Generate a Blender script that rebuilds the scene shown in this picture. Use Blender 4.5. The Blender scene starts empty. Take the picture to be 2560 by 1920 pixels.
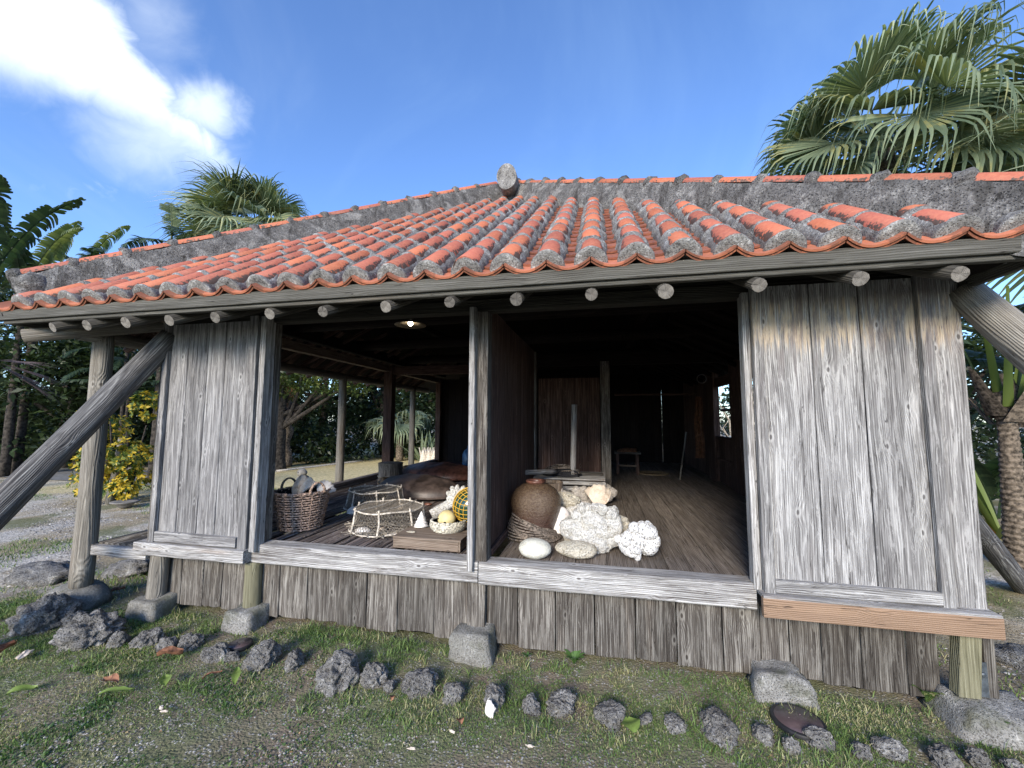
import bpy, bmesh, math, random
import numpy as np
from math import sin, cos, pi, radians, sqrt, atan2
from mathutils import Vector, Matrix, noise as mnoise

S = bpy.context.scene
COL = S.collection
random.seed(7)
R = random.Random(11)
NP = np.random.default_rng(5)

# ------------------------------------------------------------------ camera
CAMP = Vector((0, 0, 1.7)); FPX = 1018.0
PITCH, YAW, ROLL = radians(4.92), radians(12.2), radians(0.2)
fw = Vector((-sin(YAW) * cos(PITCH), cos(YAW) * cos(PITCH), sin(PITCH)))
rt = fw.cross(Vector((0, 0, 1))).normalized(); up = rt.cross(fw)
rt, up = rt * cos(ROLL) + up * sin(ROLL), up * cos(ROLL) - rt * sin(ROLL)
cam = bpy.data.objects.new('camera', bpy.data.cameras.new('camera'))
COL.objects.link(cam)
cam.matrix_world = Matrix((
    (rt.x, up.x, -fw.x, CAMP.x), (rt.y, up.y, -fw.y, CAMP.y), (rt.z, up.z, -fw.z, CAMP.z), (0, 0, 0, 1)))
cam.data.sensor_width = 36; cam.data.lens = 36 * FPX / 2560
cam.data.clip_start = 0.05; cam.data.clip_end = 1000
S.camera = cam

# ------------------------------------------------------------------ world, sun, exposure
SUN_EL, SUN_AZ = radians(23), radians(187)        # azimuth measured clockwise from +Y; the sun stands to the front left
sd = Vector((sin(SUN_AZ) * cos(SUN_EL), cos(SUN_AZ) * cos(SUN_EL), sin(SUN_EL)))
W = bpy.data.worlds.new('World'); S.world = W; W.use_nodes = True
SKY_STRENGTH = 0.13
SUN_STRENGTH = 3.1
S.view_settings.view_transform = 'Standard'; S.view_settings.look = 'None'
S.view_settings.exposure = 0.92; S.view_settings.gamma = 1; S.view_settings.use_curve_mapping = False
sl = bpy.data.lights.new('sun', 'SUN'); sl.energy = SUN_STRENGTH; sl.angle = radians(18); sl.color = (1, 0.90, 0.76)
so = bpy.data.objects.new('sun', sl); COL.objects.link(so)
so.rotation_euler = (-sd).to_track_quat('-Z', 'Y').to_euler()


class NT:
    """tiny node-building helper"""
    def __init__(s, tree):
        s.t = tree; s.t.nodes.clear()

    def n(s, typ, ins=None, **props):
        nd = s.t.nodes.new(typ)
        for k, v in props.items():
            setattr(nd, k, v)
        for k, v in (ins or {}).items():
            if hasattr(v, 'is_output') or isinstance(v, bpy.types.NodeSocket):
                s.t.links.new(v, nd.inputs[k])
            else:
                nd.inputs[k].default_value = v
        return nd

    def m(s, op, a, b=0.0, c=0.0, clamp=False):
        return s.n('ShaderNodeMath', {0: a, 1: b, 2: c}, operation=op, use_clamp=clamp).outputs[0]

    def vm(s, op, a, b=(0, 0, 0)):
        nd = s.n('ShaderNodeVectorMath', {0: a, 1: b}, operation=op)
        return nd.outputs['Value'] if op in ('DOT_PRODUCT', 'LENGTH', 'DISTANCE') else nd.outputs[0]

    def noise(s, v, scale=1.0, detail=3.0, rough=0.5, dist=0.0):
        return s.n('ShaderNodeTexNoise', {'Vector': v, 'Scale': scale, 'Detail': detail, 'Roughness': rough, 'Distortion': dist})

    def ramp(s, f, lo, hi, a=0.0, b=1.0):
        return s.n('ShaderNodeMapRange', {0: f, 1: lo, 2: hi, 3: a, 4: b}, interpolation_type='SMOOTHSTEP').outputs[0]

    def mix(s, f, a, b, blend='MIX'):
        nd = s.n('ShaderNodeMix', None, data_type='RGBA', blend_type=blend)
        for k, v in ((0, f), (6, a), (7, b)):
            if isinstance(v, bpy.types.NodeSocket):
                s.t.links.new(v, nd.inputs[k])
            else:
                nd.inputs[k].default_value = v if k == 0 else (tuple(v) + (1,))[:4]
        return nd.outputs[2]


def build_world():
    g = NT(W.node_tree)
    sky = g.n('ShaderNodeTexSky', None, sky_type='NISHITA', sun_disc=False, sun_elevation=SUN_EL,
              sun_rotation=SUN_AZ, altitude=0, air_density=1.0, dust_density=0.25, ozone_density=2.6)
    v = g.n('ShaderNodeTexCoord').outputs['Generated']
    big = g.noise(v, 3.2, 6, 0.55, 0.4).outputs[0]
    fine = g.noise(v, 16, 6, 0.6, 0.8).outputs[0]
    wob = g.m('ADD', g.m('MULTIPLY', g.m('SUBTRACT', big, 0.5), 0.16), g.m('MULTIPLY', g.m('SUBTRACT', fine, 0.5), 0.055))

    def ray(px, py):
        return (fw + rt * ((px - 1280) / FPX) - up * ((py - 960) / FPX)).normalized()

    def side(p, q, inside, lo, hi):
        nrm = ray(*p).cross(ray(*q)).normalized()
        if nrm.dot(ray(*inside)) < 0:
            nrm = -nrm
        return g.ramp(g.m('ADD', g.vm('DOT_PRODUCT', v, tuple(nrm)), wob), lo, hi)
    ins = (150, 80)
    a = side((0, 205), (330, 345), ins, -0.035, 0.07)
    b = side((290, 0), (520, 300), ins, -0.012, 0.035)
    c = side((-900, 0), (-900, 900), ins, -0.1, 0.25)
    d = side((-900, -700), (700, -700), ins, -0.1, 0.25)
    wedge = g.m('MULTIPLY', g.m('MULTIPLY', a, b), g.m('MULTIPLY', c, d))

    def puff(p, r0, r1, amt):
        dd = g.m('SUBTRACT', 1.0, g.vm('DOT_PRODUCT', v, tuple(ray(*p))))
        dd = g.m('SQRT', g.m('MAXIMUM', dd, 0.0))
        return g.m('MULTIPLY', g.ramp(g.m('ADD', dd, g.m('MULTIPLY', wob, 0.9)), r1, r0), amt)
    pf = g.m('MAXIMUM', puff((425, 335), -0.02, 0.085, 0.6), puff((512, 285), -0.01, 0.045, 0.75))
    pf = g.m('MAXIMUM', pf, puff((372, 36), -0.02, 0.055, 0.28))
    # thin drifting veil over the rest of the sky
    veil = g.m('MULTIPLY', g.ramp(g.noise(v, 1.7, 6, 0.6, 0.6).outputs[0], 0.50, 0.72), 0.10)
    wisp = g.m('MULTIPLY', g.m('MULTIPLY', puff((130, 380), 0.0, 0.075, 0.3), g.ramp(fine, 0.5, 0.7)), 1.0)
    mask = g.m('MAXIMUM', g.m('MAXIMUM', wedge, pf), g.m('MAXIMUM', veil, wisp), clamp=True)
    core = g.ramp(g.vm('DOT_PRODUCT', v, tuple(ray(90, 20))), 0.90, 0.998)
    ccol = g.mix(core, (2.4, 3.7, 5.4), (5.2, 5.7, 6.1))
    tint = g.mix(1.0, sky.outputs[0], (0.86, 1.03, 1.33), 'MULTIPLY')
    col = g.mix(mask, tint, ccol)
    bg = g.n('ShaderNodeBackground', {'Color': col, 'Strength': SKY_STRENGTH})
    g.n('ShaderNodeOutputWorld', {'Surface': bg.outputs[0]})


build_world()


# ------------------------------------------------------------------ pixel -> point helpers (calibrated planes)
def ray_px(px, py):
    return fw + rt * ((px - 1280) / FPX) - up * ((py - 960) / FPX)


def PZ(px, py, z):
    d = ray_px(px, py); t = (z - 1.7) / d.z; return CAMP + d * t


def PY(px, py, y):
    d = ray_px(px, py); return CAMP + d * (y / d.y)


# ------------------------------------------------------------------ materials
MATS = {}


def newmat(name):
    m = bpy.data.materials.new(name); m.use_nodes = True
    MATS[name] = m
    return m, NT(m.node_tree)


def finish(g, col, rough=0.8, bump=None, bdist=0.004, bstr=0.6, spec=0.3, extra=None):
    ins = {'Base Color': col, 'Roughness': rough, 'Specular IOR Level': spec}
    if bump is not None:
        ins['Normal'] = g.n('ShaderNodeBump', {'Height': bump, 'Distance': bdist, 'Strength': bstr}).outputs[0]
    ins.update(extra or {})
    p = g.n('ShaderNodeBsdfPrincipled', ins)
    g.n('ShaderNodeOutputMaterial', {'Surface': p.outputs[0]})
    return p


def wood(name, dark, mid, light, knots=True, stain=None, fine=1.0, contrast=1.0, var=0.25, rough=0.85, flakes=0.0, tan=0.4):
    """weathered timber; the grain runs along the object's local Z"""
    m, g = newmat(name)
    tc = g.n('ShaderNodeTexCoord'); oi = g.n('ShaderNodeObjectInfo')
    off = g.vm('MULTIPLY', g.n('ShaderNodeCombineXYZ', {0: oi.outputs['Random'], 1: oi.outputs['Random'], 2: oi.outputs['Random']}).outputs[0], (37.1, 11.3, 53.7))
    v = g.vm('ADD', tc.outputs['Object'], off)
    big = g.noise(g.vm('MULTIPLY', v, (3.5, 3.5, 0.9)), 1, 3, 0.5)
    cen = g.vm('SUBTRACT', big.outputs['Color'], (0.5, 0.5, 0.5))
    wv = g.vm('ADD', v, g.vm('MULTIPLY', cen, (0.06, 0.06, 0.0)))
    # knots: sparse cells elongated with the grain
    kx = g.n('ShaderNodeSeparateXYZ', {0: wv})
    kv = g.n('ShaderNodeCombineXYZ', {0: g.m('MULTIPLY', g.m('ADD', kx.outputs[0], kx.outputs[1]), 7.0), 1: g.m('MULTIPLY', kx.outputs[2], 3.2)}).outputs[0]
    vor = g.n('ShaderNodeTexVoronoi', {'Vector': kv, 'Scale': 1.0, 'Randomness': 1.0}, voronoi_dimensions='2D')
    kd = vor.outputs['Distance']
    ksel = g.m('GREATER_THAN', g.n('ShaderNodeSeparateColor', {0: vor.outputs['Color']}).outputs[0], 0.70)
    swirl = g.m('MULTIPLY', g.m('MULTIPLY', g.ramp(kd, 0.42, 0.05), ksel), 0.022)
    sx = g.n('ShaderNodeSeparateXYZ', {0: wv})
    ring = g.m('SINE', g.m('MULTIPLY', g.m('ADD', g.m('ADD', sx.outputs[0], sx.outputs[1]), swirl), 520.0 * fine))
    ring = g.m('MULTIPLY', g.m('ADD', ring, 1.0), 0.5)
    f1 = g.noise(g.vm('MULTIPLY', wv, (120 * fine, 120 * fine, 2.2)), 1, 3, 0.6).outputs[0]
    f2 = g.noise(g.vm('MULTIPLY', wv, (62, 62, 1.7)), 1, 5, 0.62).outputs[0]
    f3 = g.noise(g.vm('MULTIPLY', v, (13, 13, 2.4)), 1, 8, 0.78, 0.4).outputs[0]
    s1 = g.m('ADD', g.m('MULTIPLY', ring, 0.12), g.m('MULTIPLY', f1, 0.66))
    s2 = g.m('ADD', g.m('MULTIPLY', f2, 0.62), g.m('MULTIPLY', f3, 0.38))
    s = g.m('ADD', s1, s2)                      # ~0.85 mean
    lo, hi = 0.895 - 0.30 / contrast, 0.895 + 0.30 / contrast
    t = g.ramp(s, lo, hi)
    col = g.mix(g.ramp(t, 0.0, 0.5), dark, mid)
    col = g.mix(g.ramp(t, 0.5, 1.0), col, light)
    if flakes:
        fl = g.ramp(g.noise(g.vm('MULTIPLY', wv, (34, 34, 3.2)), 1, 7, 0.75, 0.6).outputs[0], 0.53, 0.56, 0, flakes)
        col = g.mix(fl, col, light)
        fd = g.ramp(g.noise(g.vm('MULTIPLY', wv, (30, 30, 1.2)), 2, 5, 0.7, 0.3).outputs[0], 0.60, 0.66, 0, flakes * 1.1)
        col = g.mix(fd, col, dark)
    brown = g.ramp(g.noise(g.vm('MULTIPLY', v, (7, 7, 0.9)), 1, 4, 0.6).outputs[0], 0.56, 0.75, 0, tan)
    col = g.mix(brown, col, g.mix(1.0, col, (0.95, 0.74, 0.60), 'MULTIPLY'))
    if stain:                                   # un-bleached honey-coloured strip under the eave
        gp = g.n('ShaderNodeNewGeometry').outputs['Position']
        z = g.n('ShaderNodeSeparateXYZ', {0: gp}).outputs[2]
        zz = g.m('ADD', z, g.m('MULTIPLY', g.m('SUBTRACT', f2, 0.5), 0.55))
        band = g.m('MULTIPLY', g.ramp(zz, 2.16, 2.27), g.ramp(zz, 2.47, 2.38))
        band = g.m('MULTIPLY', band, g.ramp(f3, 0.40, 0.56, 0.05, stain * 0.85))
        col = g.mix(band, col, g.mix(f2, (0.34, 0.25, 0.17), (0.68, 0.56, 0.40)))
        lich = g.m('MULTIPLY', g.ramp(z, 1.6, 2.4), g.ramp(g.noise(g.vm('MULTIPLY', wv, (24, 24, 2.4)), 1, 5, 0.7).outputs[0], 0.50, 0.60, 0.0, 0.6))
        col = g.mix(lich, col, (0.15, 0.125, 0.125))
    if knots:
        core = g.m('MULTIPLY', g.ramp(kd, 0.060, 0.035), ksel)
        halo = g.m('MULTIPLY', g.m('MULTIPLY', g.ramp(kd, 0.15, 0.08), g.ramp(kd, 0.04, 0.07)), ksel)
        col = g.mix(g.m('MULTIPLY', halo, 0.45), col, light)
        col = g.mix(g.m('MULTIPLY', core, 0.8), col, dark)
    # rain-darkened runs and bleached areas that differ from board to board
    run = g.noise(g.vm('MULTIPLY', v, (11, 11, 0.55)), 1, 4, 0.6).outputs[0]
    col = g.mix(g.ramp(run, 0.52, 0.70, 0, 0.38), col, g.mix(1.0, col, (0.52, 0.50, 0.50), 'MULTIPLY'))
    col = g.mix(g.ramp(run, 0.44, 0.30, 0, 0.30), col, g.mix(1.0, col, (1.35, 1.33, 1.28), 'MULTIPLY'))
    crk = g.ramp(g.m('ABSOLUTE', g.m('SUBTRACT', g.noise(g.vm('MULTIPLY', wv, (26, 26, 0.8)), 1, 3, 0.5).outputs[0], 0.5)), 0.010, 0.0)
    crk = g.m('MULTIPLY', crk, g.ramp(g.noise(g.vm('MULTIPLY', v, (4, 4, 1.3)), 3, 2).outputs[0], 0.50, 0.60, 0, 0.85))
    col = g.mix(crk, col, (0.012, 0.010, 0.009))
    vr = g.m('ADD', 1.0 - var / 2, g.m('MULTIPLY', oi.outputs['Random'], var))
    col = g.mix(1.0, col, g.n('ShaderNodeCombineColor', {0: vr, 1: vr, 2: vr}).outputs[0], 'MULTIPLY')
    h = g.m('ADD', g.m('MULTIPLY', f1, 0.5), g.m('MULTIPLY', g.m('ADD', ring, f2), 0.4))
    finish(g, col, rough, h, 0.010, 0.75, 0.2)
    return m


wood('wood_silver', (0.085, 0.081, 0.080), (0.225, 0.220, 0.217), (0.50, 0.495, 0.485), stain=1.0, contrast=1.0, flakes=0.45, tan=0.12)
wood('wood_silver_plain', (0.068, 0.066, 0.067), (0.185, 0.181, 0.182), (0.43, 0.425, 0.42), contrast=1.0, flakes=0.35, tan=0.12)
wood('wood_sill', (0.095, 0.085, 0.080), (0.27, 0.262, 0.255), (0.56, 0.555, 0.545), contrast=1.1, var=0.1, flakes=0.35, tan=0.6)
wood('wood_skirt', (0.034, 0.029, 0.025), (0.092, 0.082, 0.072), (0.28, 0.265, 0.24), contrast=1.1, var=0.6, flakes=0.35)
wood('wood_eave', (0.045, 0.042, 0.036), (0.092, 0.089, 0.077), (0.165, 0.160, 0.142), knots=False, contrast=0.7)
wood('wood_eave_shade', (0.020, 0.018, 0.015), (0.050, 0.046, 0.039), (0.10, 0.094, 0.08), knots=False, contrast=0.8)  # darker copy of the eave wood, with the shade under the roof in its colour
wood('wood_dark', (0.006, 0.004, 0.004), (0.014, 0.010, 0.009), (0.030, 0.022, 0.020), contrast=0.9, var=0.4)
wood('wood_partition', (0.028, 0.016, 0.013), (0.085, 0.050, 0.040), (0.20, 0.14, 0.115), contrast=0.95, var=0.4)
wood('wood_floor', (0.062, 0.049, 0.040), (0.175, 0.148, 0.124), (0.32, 0.28, 0.245), contrast=0.95, var=0.35, rough=0.7)
wood('wood_slat', (0.060, 0.048, 0.043), (0.20, 0.165, 0.15), (0.45, 0.41, 0.385), knots=False, contrast=1.0, var=0.7)
wood('wood_fresh', (0.20, 0.130, 0.086), (0.27, 0.180, 0.122), (0.33, 0.228, 0.158), knots=False, contrast=0.55, var=0.0, rough=0.6)
wood('wood_log', (0.085, 0.075, 0.064), (0.20, 0.185, 0.16), (0.36, 0.34, 0.30), contrast=0.75, var=0.35)
wood('wood_log_dark', (0.028, 0.027, 0.028), (0.10, 0.098, 0.098), (0.33, 0.33, 0.32), contrast=0.9, var=0.1)
wood('wood_olive', (0.09, 0.085, 0.05), (0.20, 0.19, 0.125), (0.31, 0.30, 0.21), knots=False, contrast=0.8, var=0.1)
wood('wood_box', (0.07, 0.050, 0.036), (0.20, 0.155, 0.12), (0.33, 0.275, 0.225), contrast=0.9, var=0.15)


def end_grain():
    m, g = newmat('end_grain')
    v = g.n('ShaderNodeTexCoord').outputs['Object']
    q = g.vm('MULTIPLY', v, (1, 1, 0))
    r = g.vm('LENGTH', q)
    oi = g.n('ShaderNodeObjectInfo').outputs['Random']
    nz = g.noise(v, 25, 4, 0.6).outputs[0]
    ring = g.m('SINE', g.m('ADD', g.m('MULTIPLY', r, 900), g.m('MULTIPLY', nz, 9)))
    un = g.vm('NORMALIZE', q)
    rad = g.noise(g.vm('ADD', g.vm('MULTIPLY', un, (5.5, 5.5, 0)), g.n('ShaderNodeCombineXYZ', {2: g.m('ADD', g.m('MULTIPLY', oi, 40), g.m('MULTIPLY', r, 6))}).outputs[0]), 1, 3, 0.6).outputs[0]
    split = g.ramp(rad, 0.40, 0.34)
    t = g.m('ADD', g.m('MULTIPLY', ring, 0.07), g.m('ADD', g.m('MULTIPLY', nz, 0.8), 0.05))
    col = g.mix(g.ramp(t, 0.2, 0.8), (0.10, 0.09, 0.078), (0.31, 0.288, 0.255))
    col = g.mix(split, col, (0.035, 0.030, 0.026))
    vr = g.m('ADD', 0.6, g.m('MULTIPLY', oi, 0.5))
    col = g.mix(1.0, col, g.n('ShaderNodeCombineColor', {0: vr, 1: vr, 2: vr}).outputs[0], 'MULTIPLY')
    finish(g, col, 0.9, g.m('SUBTRACT', t, split), 0.006, 0.6)


end_grain()


def tile_mat(name, base, alt, moss=0.5):
    m, g = newmat(name)
    tc = g.n('ShaderNodeTexCoord'); oi = g.n('ShaderNodeObjectInfo')
    rnd = oi.outputs['Random']
    p = g.n('ShaderNodeNewGeometry').outputs['Position']
    n1 = g.noise(p, 7, 5, 0.6).outputs[0]
    n2 = g.noise(p, 45, 5, 0.65).outputs[0]
    n3 = g.noise(p, 160, 2, 0.5).outputs[0]
    col = g.mix(g.ramp(rnd, 0.25, 0.75), base, alt)
    vr = g.m('ADD', 0.72, g.m('MULTIPLY', g.n('ShaderNodeTexWhiteNoise', {'W': rnd}, noise_dimensions='1D').outputs[0], 0.50))
    col = g.mix(1.0, col, g.n('ShaderNodeCombineColor', {0: vr, 1: vr, 2: vr}).outputs[0], 'MULTIPLY')
    col = g.mix(g.ramp(n2, 0.35, 0.7, 0, 0.28), col, (0.62, 0.26, 0.14))
    col = g.mix(g.ramp(n1, 0.45, 0.7, 0, 0.25), col, (0.36, 0.13, 0.09))
    # black lichen, mostly low on the flanks and near the joints
    lx = g.n('ShaderNodeSeparateXYZ', {0: tc.outputs['Object']})
    flank = g.ramp(g.m('ABSOLUTE', lx.outputs[0]), 0.03, 0.075, -0.13, 0.17)
    lich = g.ramp(g.m('ADD', g.m('ADD', g.m('MULTIPLY', n1, 0.45), g.m('MULTIPLY', n2, 0.6)), flank), 0.595, 0.66)
    col = g.mix(g.m('MULTIPLY', lich, moss), col, (0.045, 0.035, 0.03))
    finish(g, col, 0.62, g.m('ADD', n2, g.m('MULTIPLY', n3, 0.5)), 0.003, 0.35, 0.35)


tile_mat('tile_cover', (0.37, 0.108, 0.052), (0.31, 0.088, 0.060), 0.95)
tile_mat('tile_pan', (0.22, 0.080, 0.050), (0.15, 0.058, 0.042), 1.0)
tile_mat('tile_lip', (0.46, 0.155, 0.080), (0.40, 0.135, 0.075), 0.5)


def rock_mat(name, dark, mid, light, sc=1.0, bd=0.02, bs=0.8, rough=0.95, lichen=None, pits=True, streaks=False):
    m, g = newmat(name)
    tc = g.n('ShaderNodeTexCoord'); oi = g.n('ShaderNodeObjectInfo')
    off = g.vm('MULTIPLY', g.n('ShaderNodeCombineXYZ', {0: oi.outputs['Random'], 1: oi.outputs['Random'], 2: 0.3}).outputs[0], (19.0, 31.0, 3.0))
    v = g.vm('ADD', tc.outputs['Object'], off)
    a = g.noise(v, 9 * sc, 6, 0.65).outputs[0]
    b = g.noise(v, 60 * sc, 5, 0.7).outputs[0]
    vor = g.n('ShaderNodeTexVoronoi', {'Vector': g.vm('ADD', v, g.vm('MULTIPLY', g.noise(v, 20 * sc, 3).outputs['Color'], (0.03, 0.03, 0.03))), 'Scale': 75 * sc})
    pit = g.ramp(vor.outputs['Distance'], 0.08, 0.42)
    t = g.m('ADD', g.m('MULTIPLY', a, 0.5), g.m('MULTIPLY', b, 0.5))
    col = g.mix(g.ramp(t, 0.34, 0.50), dark, mid)
    col = g.mix(g.ramp(t, 0.50, 0.66), col, light)
    if pits:
        col = g.mix(g.m('MULTIPLY', g.m('SUBTRACT', 1.0, pit), 0.5), col, dark)
    if streaks:                                  # soot runs and pale worn patches on old plaster
        p = g.n('ShaderNodeNewGeometry').outputs['Position']
        st = g.noise(g.vm('MULTIPLY', p, (9, 9, 1.2)), 1, 5, 0.65).outputs[0]
        col = g.mix(g.ramp(st, 0.50, 0.66, 0, 0.75), col, (0.045, 0.043, 0.040))
        pt = g.noise(p, 3.2, 6, 0.7, 0.5).outputs[0]
        col = g.mix(g.ramp(pt, 0.55, 0.62, 0, 0.55), col, (0.33, 0.325, 0.31))
        ck = g.ramp(g.m('ABSOLUTE', g.m('SUBTRACT', g.noise(p, 4.5, 4, 0.6, 1.0).outputs[0], 0.5)), 0.006, 0.0, 0, 0.8)
        col = g.mix(ck, col, (0.015, 0.014, 0.013))
    if lichen:
        col = g.mix(g.ramp(g.noise(v, 5 * sc, 4).outputs[0], 0.5, 0.65, 0, 0.6), col, lichen)
    h = g.m('ADD', g.m('MULTIPLY', pit, 0.6 if pits else 0.0), g.m('ADD', b, a))
    finish(g, col, rough, h, bd, bs, 0.15)


rock_mat('limestone', (0.050, 0.047, 0.043), (0.25, 0.242, 0.228), (0.60, 0.585, 0.55), 1.0, 0.035, 1.0)
rock_mat('plinth_rough', (0.10, 0.095, 0.085), (0.27, 0.265, 0.25), (0.52, 0.51, 0.48), 1.2, 0.014, 0.9, lichen=(0.10, 0.105, 0.065))
rock_mat('plinth_smooth', (0.12, 0.115, 0.10), (0.225, 0.22, 0.20), (0.40, 0.395, 0.37), 1.3, 0.012, 0.9, lichen=(0.095, 0.10, 0.065))
rock_mat('mortar', (0.045, 0.043, 0.041), (0.21, 0.205, 0.195), (0.52, 0.52, 0.50), 1.3, 0.012, 0.8)
rock_mat('ridge_mortar', (0.045, 0.044, 0.043), (0.135, 0.132, 0.128), (0.34, 0.335, 0.32), 1.0, 0.016, 0.9, streaks=True)
rock_mat('coral_white', (0.36, 0.32, 0.26), (0.90, 0.88, 0.82), (0.93, 0.92, 0.89), 1.1, 0.035, 1.0)
rock_mat('coral_bright', (0.30, 0.28, 0.25), (0.90, 0.89, 0.87), (0.94, 0.94, 0.93), 0.7, 0.03, 1.0)
rock_mat('coral_cream', (0.32, 0.26, 0.17), (0.76, 0.70, 0.57), (0.85, 0.81, 0.70), 1.2, 0.030, 1.0)
rock_mat('coral_grey', (0.12, 0.10, 0.09), (0.38, 0.35, 0.32), (0.62, 0.59, 0.55), 1.1, 0.012, 0.9)
rock_mat('pebble_white', (0.40, 0.39, 0.33), (0.62, 0.61, 0.53), (0.76, 0.75, 0.67), 1.3, 0.010, 0.9, pits=False)
rock_mat('shell_white', (0.50, 0.44, 0.40), (0.74, 0.70, 0.66), (0.84, 0.82, 0.79), 1.5, 0.004, 0.5, rough=0.55, pits=False)
rock_mat('shell_tan', (0.40, 0.29, 0.20), (0.64, 0.55, 0.45), (0.78, 0.72, 0.62), 1.0, 0.004, 0.5, rough=0.5, pits=False)
rock_mat('statue_stone', (0.10, 0.095, 0.085), (0.20, 0.19, 0.175), (0.30, 0.29, 0.265), 1.0, 0.006, 0.5, pits=False)


def plain(name, col, rough=0.7, var=0.12, sc=30, bd=0.002, spec=0.3, metal=0.0, emit=None):
    m, g = newmat(name)
    v = g.n('ShaderNodeTexCoord').outputs['Object']
    n = g.noise(v, sc, 5, 0.6).outputs[0]
    lo = tuple(c * (1 - var * 2) for c in col); hi = tuple(min(1, c * (1 + var * 2)) for c in col)
    c = g.mix(g.ramp(n, 0.3, 0.7), lo, hi)
    ex = {'Metallic': metal}
    if emit:
        ex['Emission Color'] = emit[0] + (1,); ex['Emission Strength'] = emit[1]
    finish(g, c, rough, n, bd, 0.5, spec, ex)


plain('wicker_brown', (0.38, 0.27, 0.21), 0.65, 0.35, 60)
plain('wicker_grey', (0.50, 0.47, 0.39), 0.8, 0.3, 60)
plain('stick_pale', (0.52, 0.47, 0.40), 0.8, 0.25, 40)
plain('net_grey', (0.27, 0.24, 0.20), 0.9, 0.3, 80)
plain('net_yellow', (0.62, 0.36, 0.04), 0.6, 0.1, 80)
plain('net_black', (0.020, 0.020, 0.024), 0.9, 0.3, 60)
plain('rope_brown', (0.15, 0.125, 0.105), 0.9, 0.4, 60, 0.004)
plain('float_yellow', (0.66, 0.55, 0.27), 0.55, 0.08, 14)
plain('black_hole', (0.01, 0.01, 0.01), 0.9)
plain('iron', (0.12, 0.14, 0.16), 0.45, 0.2, 20, metal=0.6)
plain('disc_glass', (0.085, 0.060, 0.062), 0.28, 0.1, 12, 0.0005, 0.6)
plain('disc_ring', (0.018, 0.019, 0.022), 0.5)
plain('lamp_shade', (0.23, 0.18, 0.12), 0.6, 0.25, 60)
plain('lamp_bulb', (0.9, 0.9, 0.85), 0.3, 0, emit=((1.0, 0.92, 0.75), 14.0))
plain('cloth_orange', (0.13, 0.060, 0.032), 0.9, 0.25, 20)
plain('ring_metal', (0.16, 0.16, 0.17), 0.4, 0.1)
plain('leather', (0.115, 0.050, 0.035), 0.42, 0.35, 9, 0.003, 0.4)
plain('carapace', (0.060, 0.044, 0.038), 0.45, 0.3, 7, 0.004, 0.4)
plain('carapace_head', (0.17, 0.09, 0.04), 0.5, 1.0, 22, 0.003)
plain('straw', (0.20, 0.15, 0.09), 0.85, 0.3, 50)
plain('trunk_bark', (0.13, 0.105, 0.080), 0.95, 0.4, 22, 0.02)
plain('bark_grey', (0.040, 0.034, 0.028), 0.95, 0.4, 14, 0.02)
plain('bucket_inside', (0.10, 0.105, 0.09), 0.9)
plain('dry_leaf', (0.20, 0.095, 0.055), 0.8, 0.3, 30)
plain('dry_frond', (0.085, 0.060, 0.055), 0.85, 0.3, 30)
plain('fruit_stalk', (0.17, 0.12, 0.035), 0.85, 0.4, 40)
plain('concrete_path', (0.19, 0.19, 0.185), 0.9, 0.12, 6)
plain('bottle_blue', (0.05, 0.12, 0.22), 0.2, 0.1, 6, 0.001, 0.5)


def glass_float():
    m, g = newmat('glass_float')
    finish(g, (0.012, 0.045, 0.025, 1), 0.06, None, spec=0.8, extra={'Coat Weight': 0.6})


glass_float()


def glaze():
    m, g = newmat('glazed_jar')
    v = g.n('ShaderNodeTexCoord').outputs['Object']
    z = g.n('ShaderNodeSeparateXYZ', {0: v}).outputs[2]
    a = g.noise(v, 9, 5, 0.6).outputs[0]
    b = g.noise(g.vm('MULTIPLY', v, (1, 1, 1.5)), 55, 5, 0.7).outputs[0]
    col = g.mix(g.ramp(z, 0.12, 0.34), (0.085, 0.046, 0.036), (0.120, 0.082, 0.050))
    col = g.mix(g.ramp(b, 0.44, 0.58, 0, 0.7), col, (0.045, 0.022, 0.015))
    col = g.mix(g.ramp(b, 0.60, 0.72, 0, 0.6), col, (0.46, 0.38, 0.26))
    thr = g.m('SINE', g.m('ADD', g.m('MULTIPLY', z, 210), g.m('MULTIPLY', a, 6)))
    h = g.m('ADD', g.m('MULTIPLY', thr, 0.07), g.m('MULTIPLY', b, 1.6))
    finish(g, col, 0.24, h, 0.008, 0.9, 0.6)


glaze()


def leaf_mat(name, c1, c2, c3=None, rough=0.45, trans=0.25, amount3=0.2, pos=False):
    """foliage whose colour differs from leaf to leaf"""
    m, g = newmat(name)
    geo = g.n('ShaderNodeNewGeometry'); oi = g.n('ShaderNodeObjectInfo')
    r = geo.outputs['Random Per Island']
    n = g.noise(geo.outputs['Position'], 1.3, 2).outputs[0]
    t = g.m('ADD', g.m('MULTIPLY', r, 0.6), g.m('MULTIPLY', n, 0.5))
    col = g.mix(g.ramp(t, 0.2, 0.85), c1, c2)
    if c3:
        col = g.mix(g.ramp(g.m('ADD', g.m('MULTIPLY', r, 0.35), g.noise(geo.outputs['Position'], 2.6, 2).outputs[0]), 0.95 - amount3, 1.05 - amount3), col, c3)
    pr = g.n('ShaderNodeBsdfPrincipled', {'Base Color': col, 'Roughness': rough, 'Specular IOR Level': 0.35})
    tr = g.n('ShaderNodeBsdfTranslucent', {'Color': g.mix(1.0, col, (1.25, 1.3, 0.6), 'MULTIPLY')})
    mx = g.n('ShaderNodeMixShader', {0: trans, 1: pr.outputs[0], 2: tr.outputs[0]})
    g.n('ShaderNodeOutputMaterial', {'Surface': mx.outputs[0]})


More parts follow.
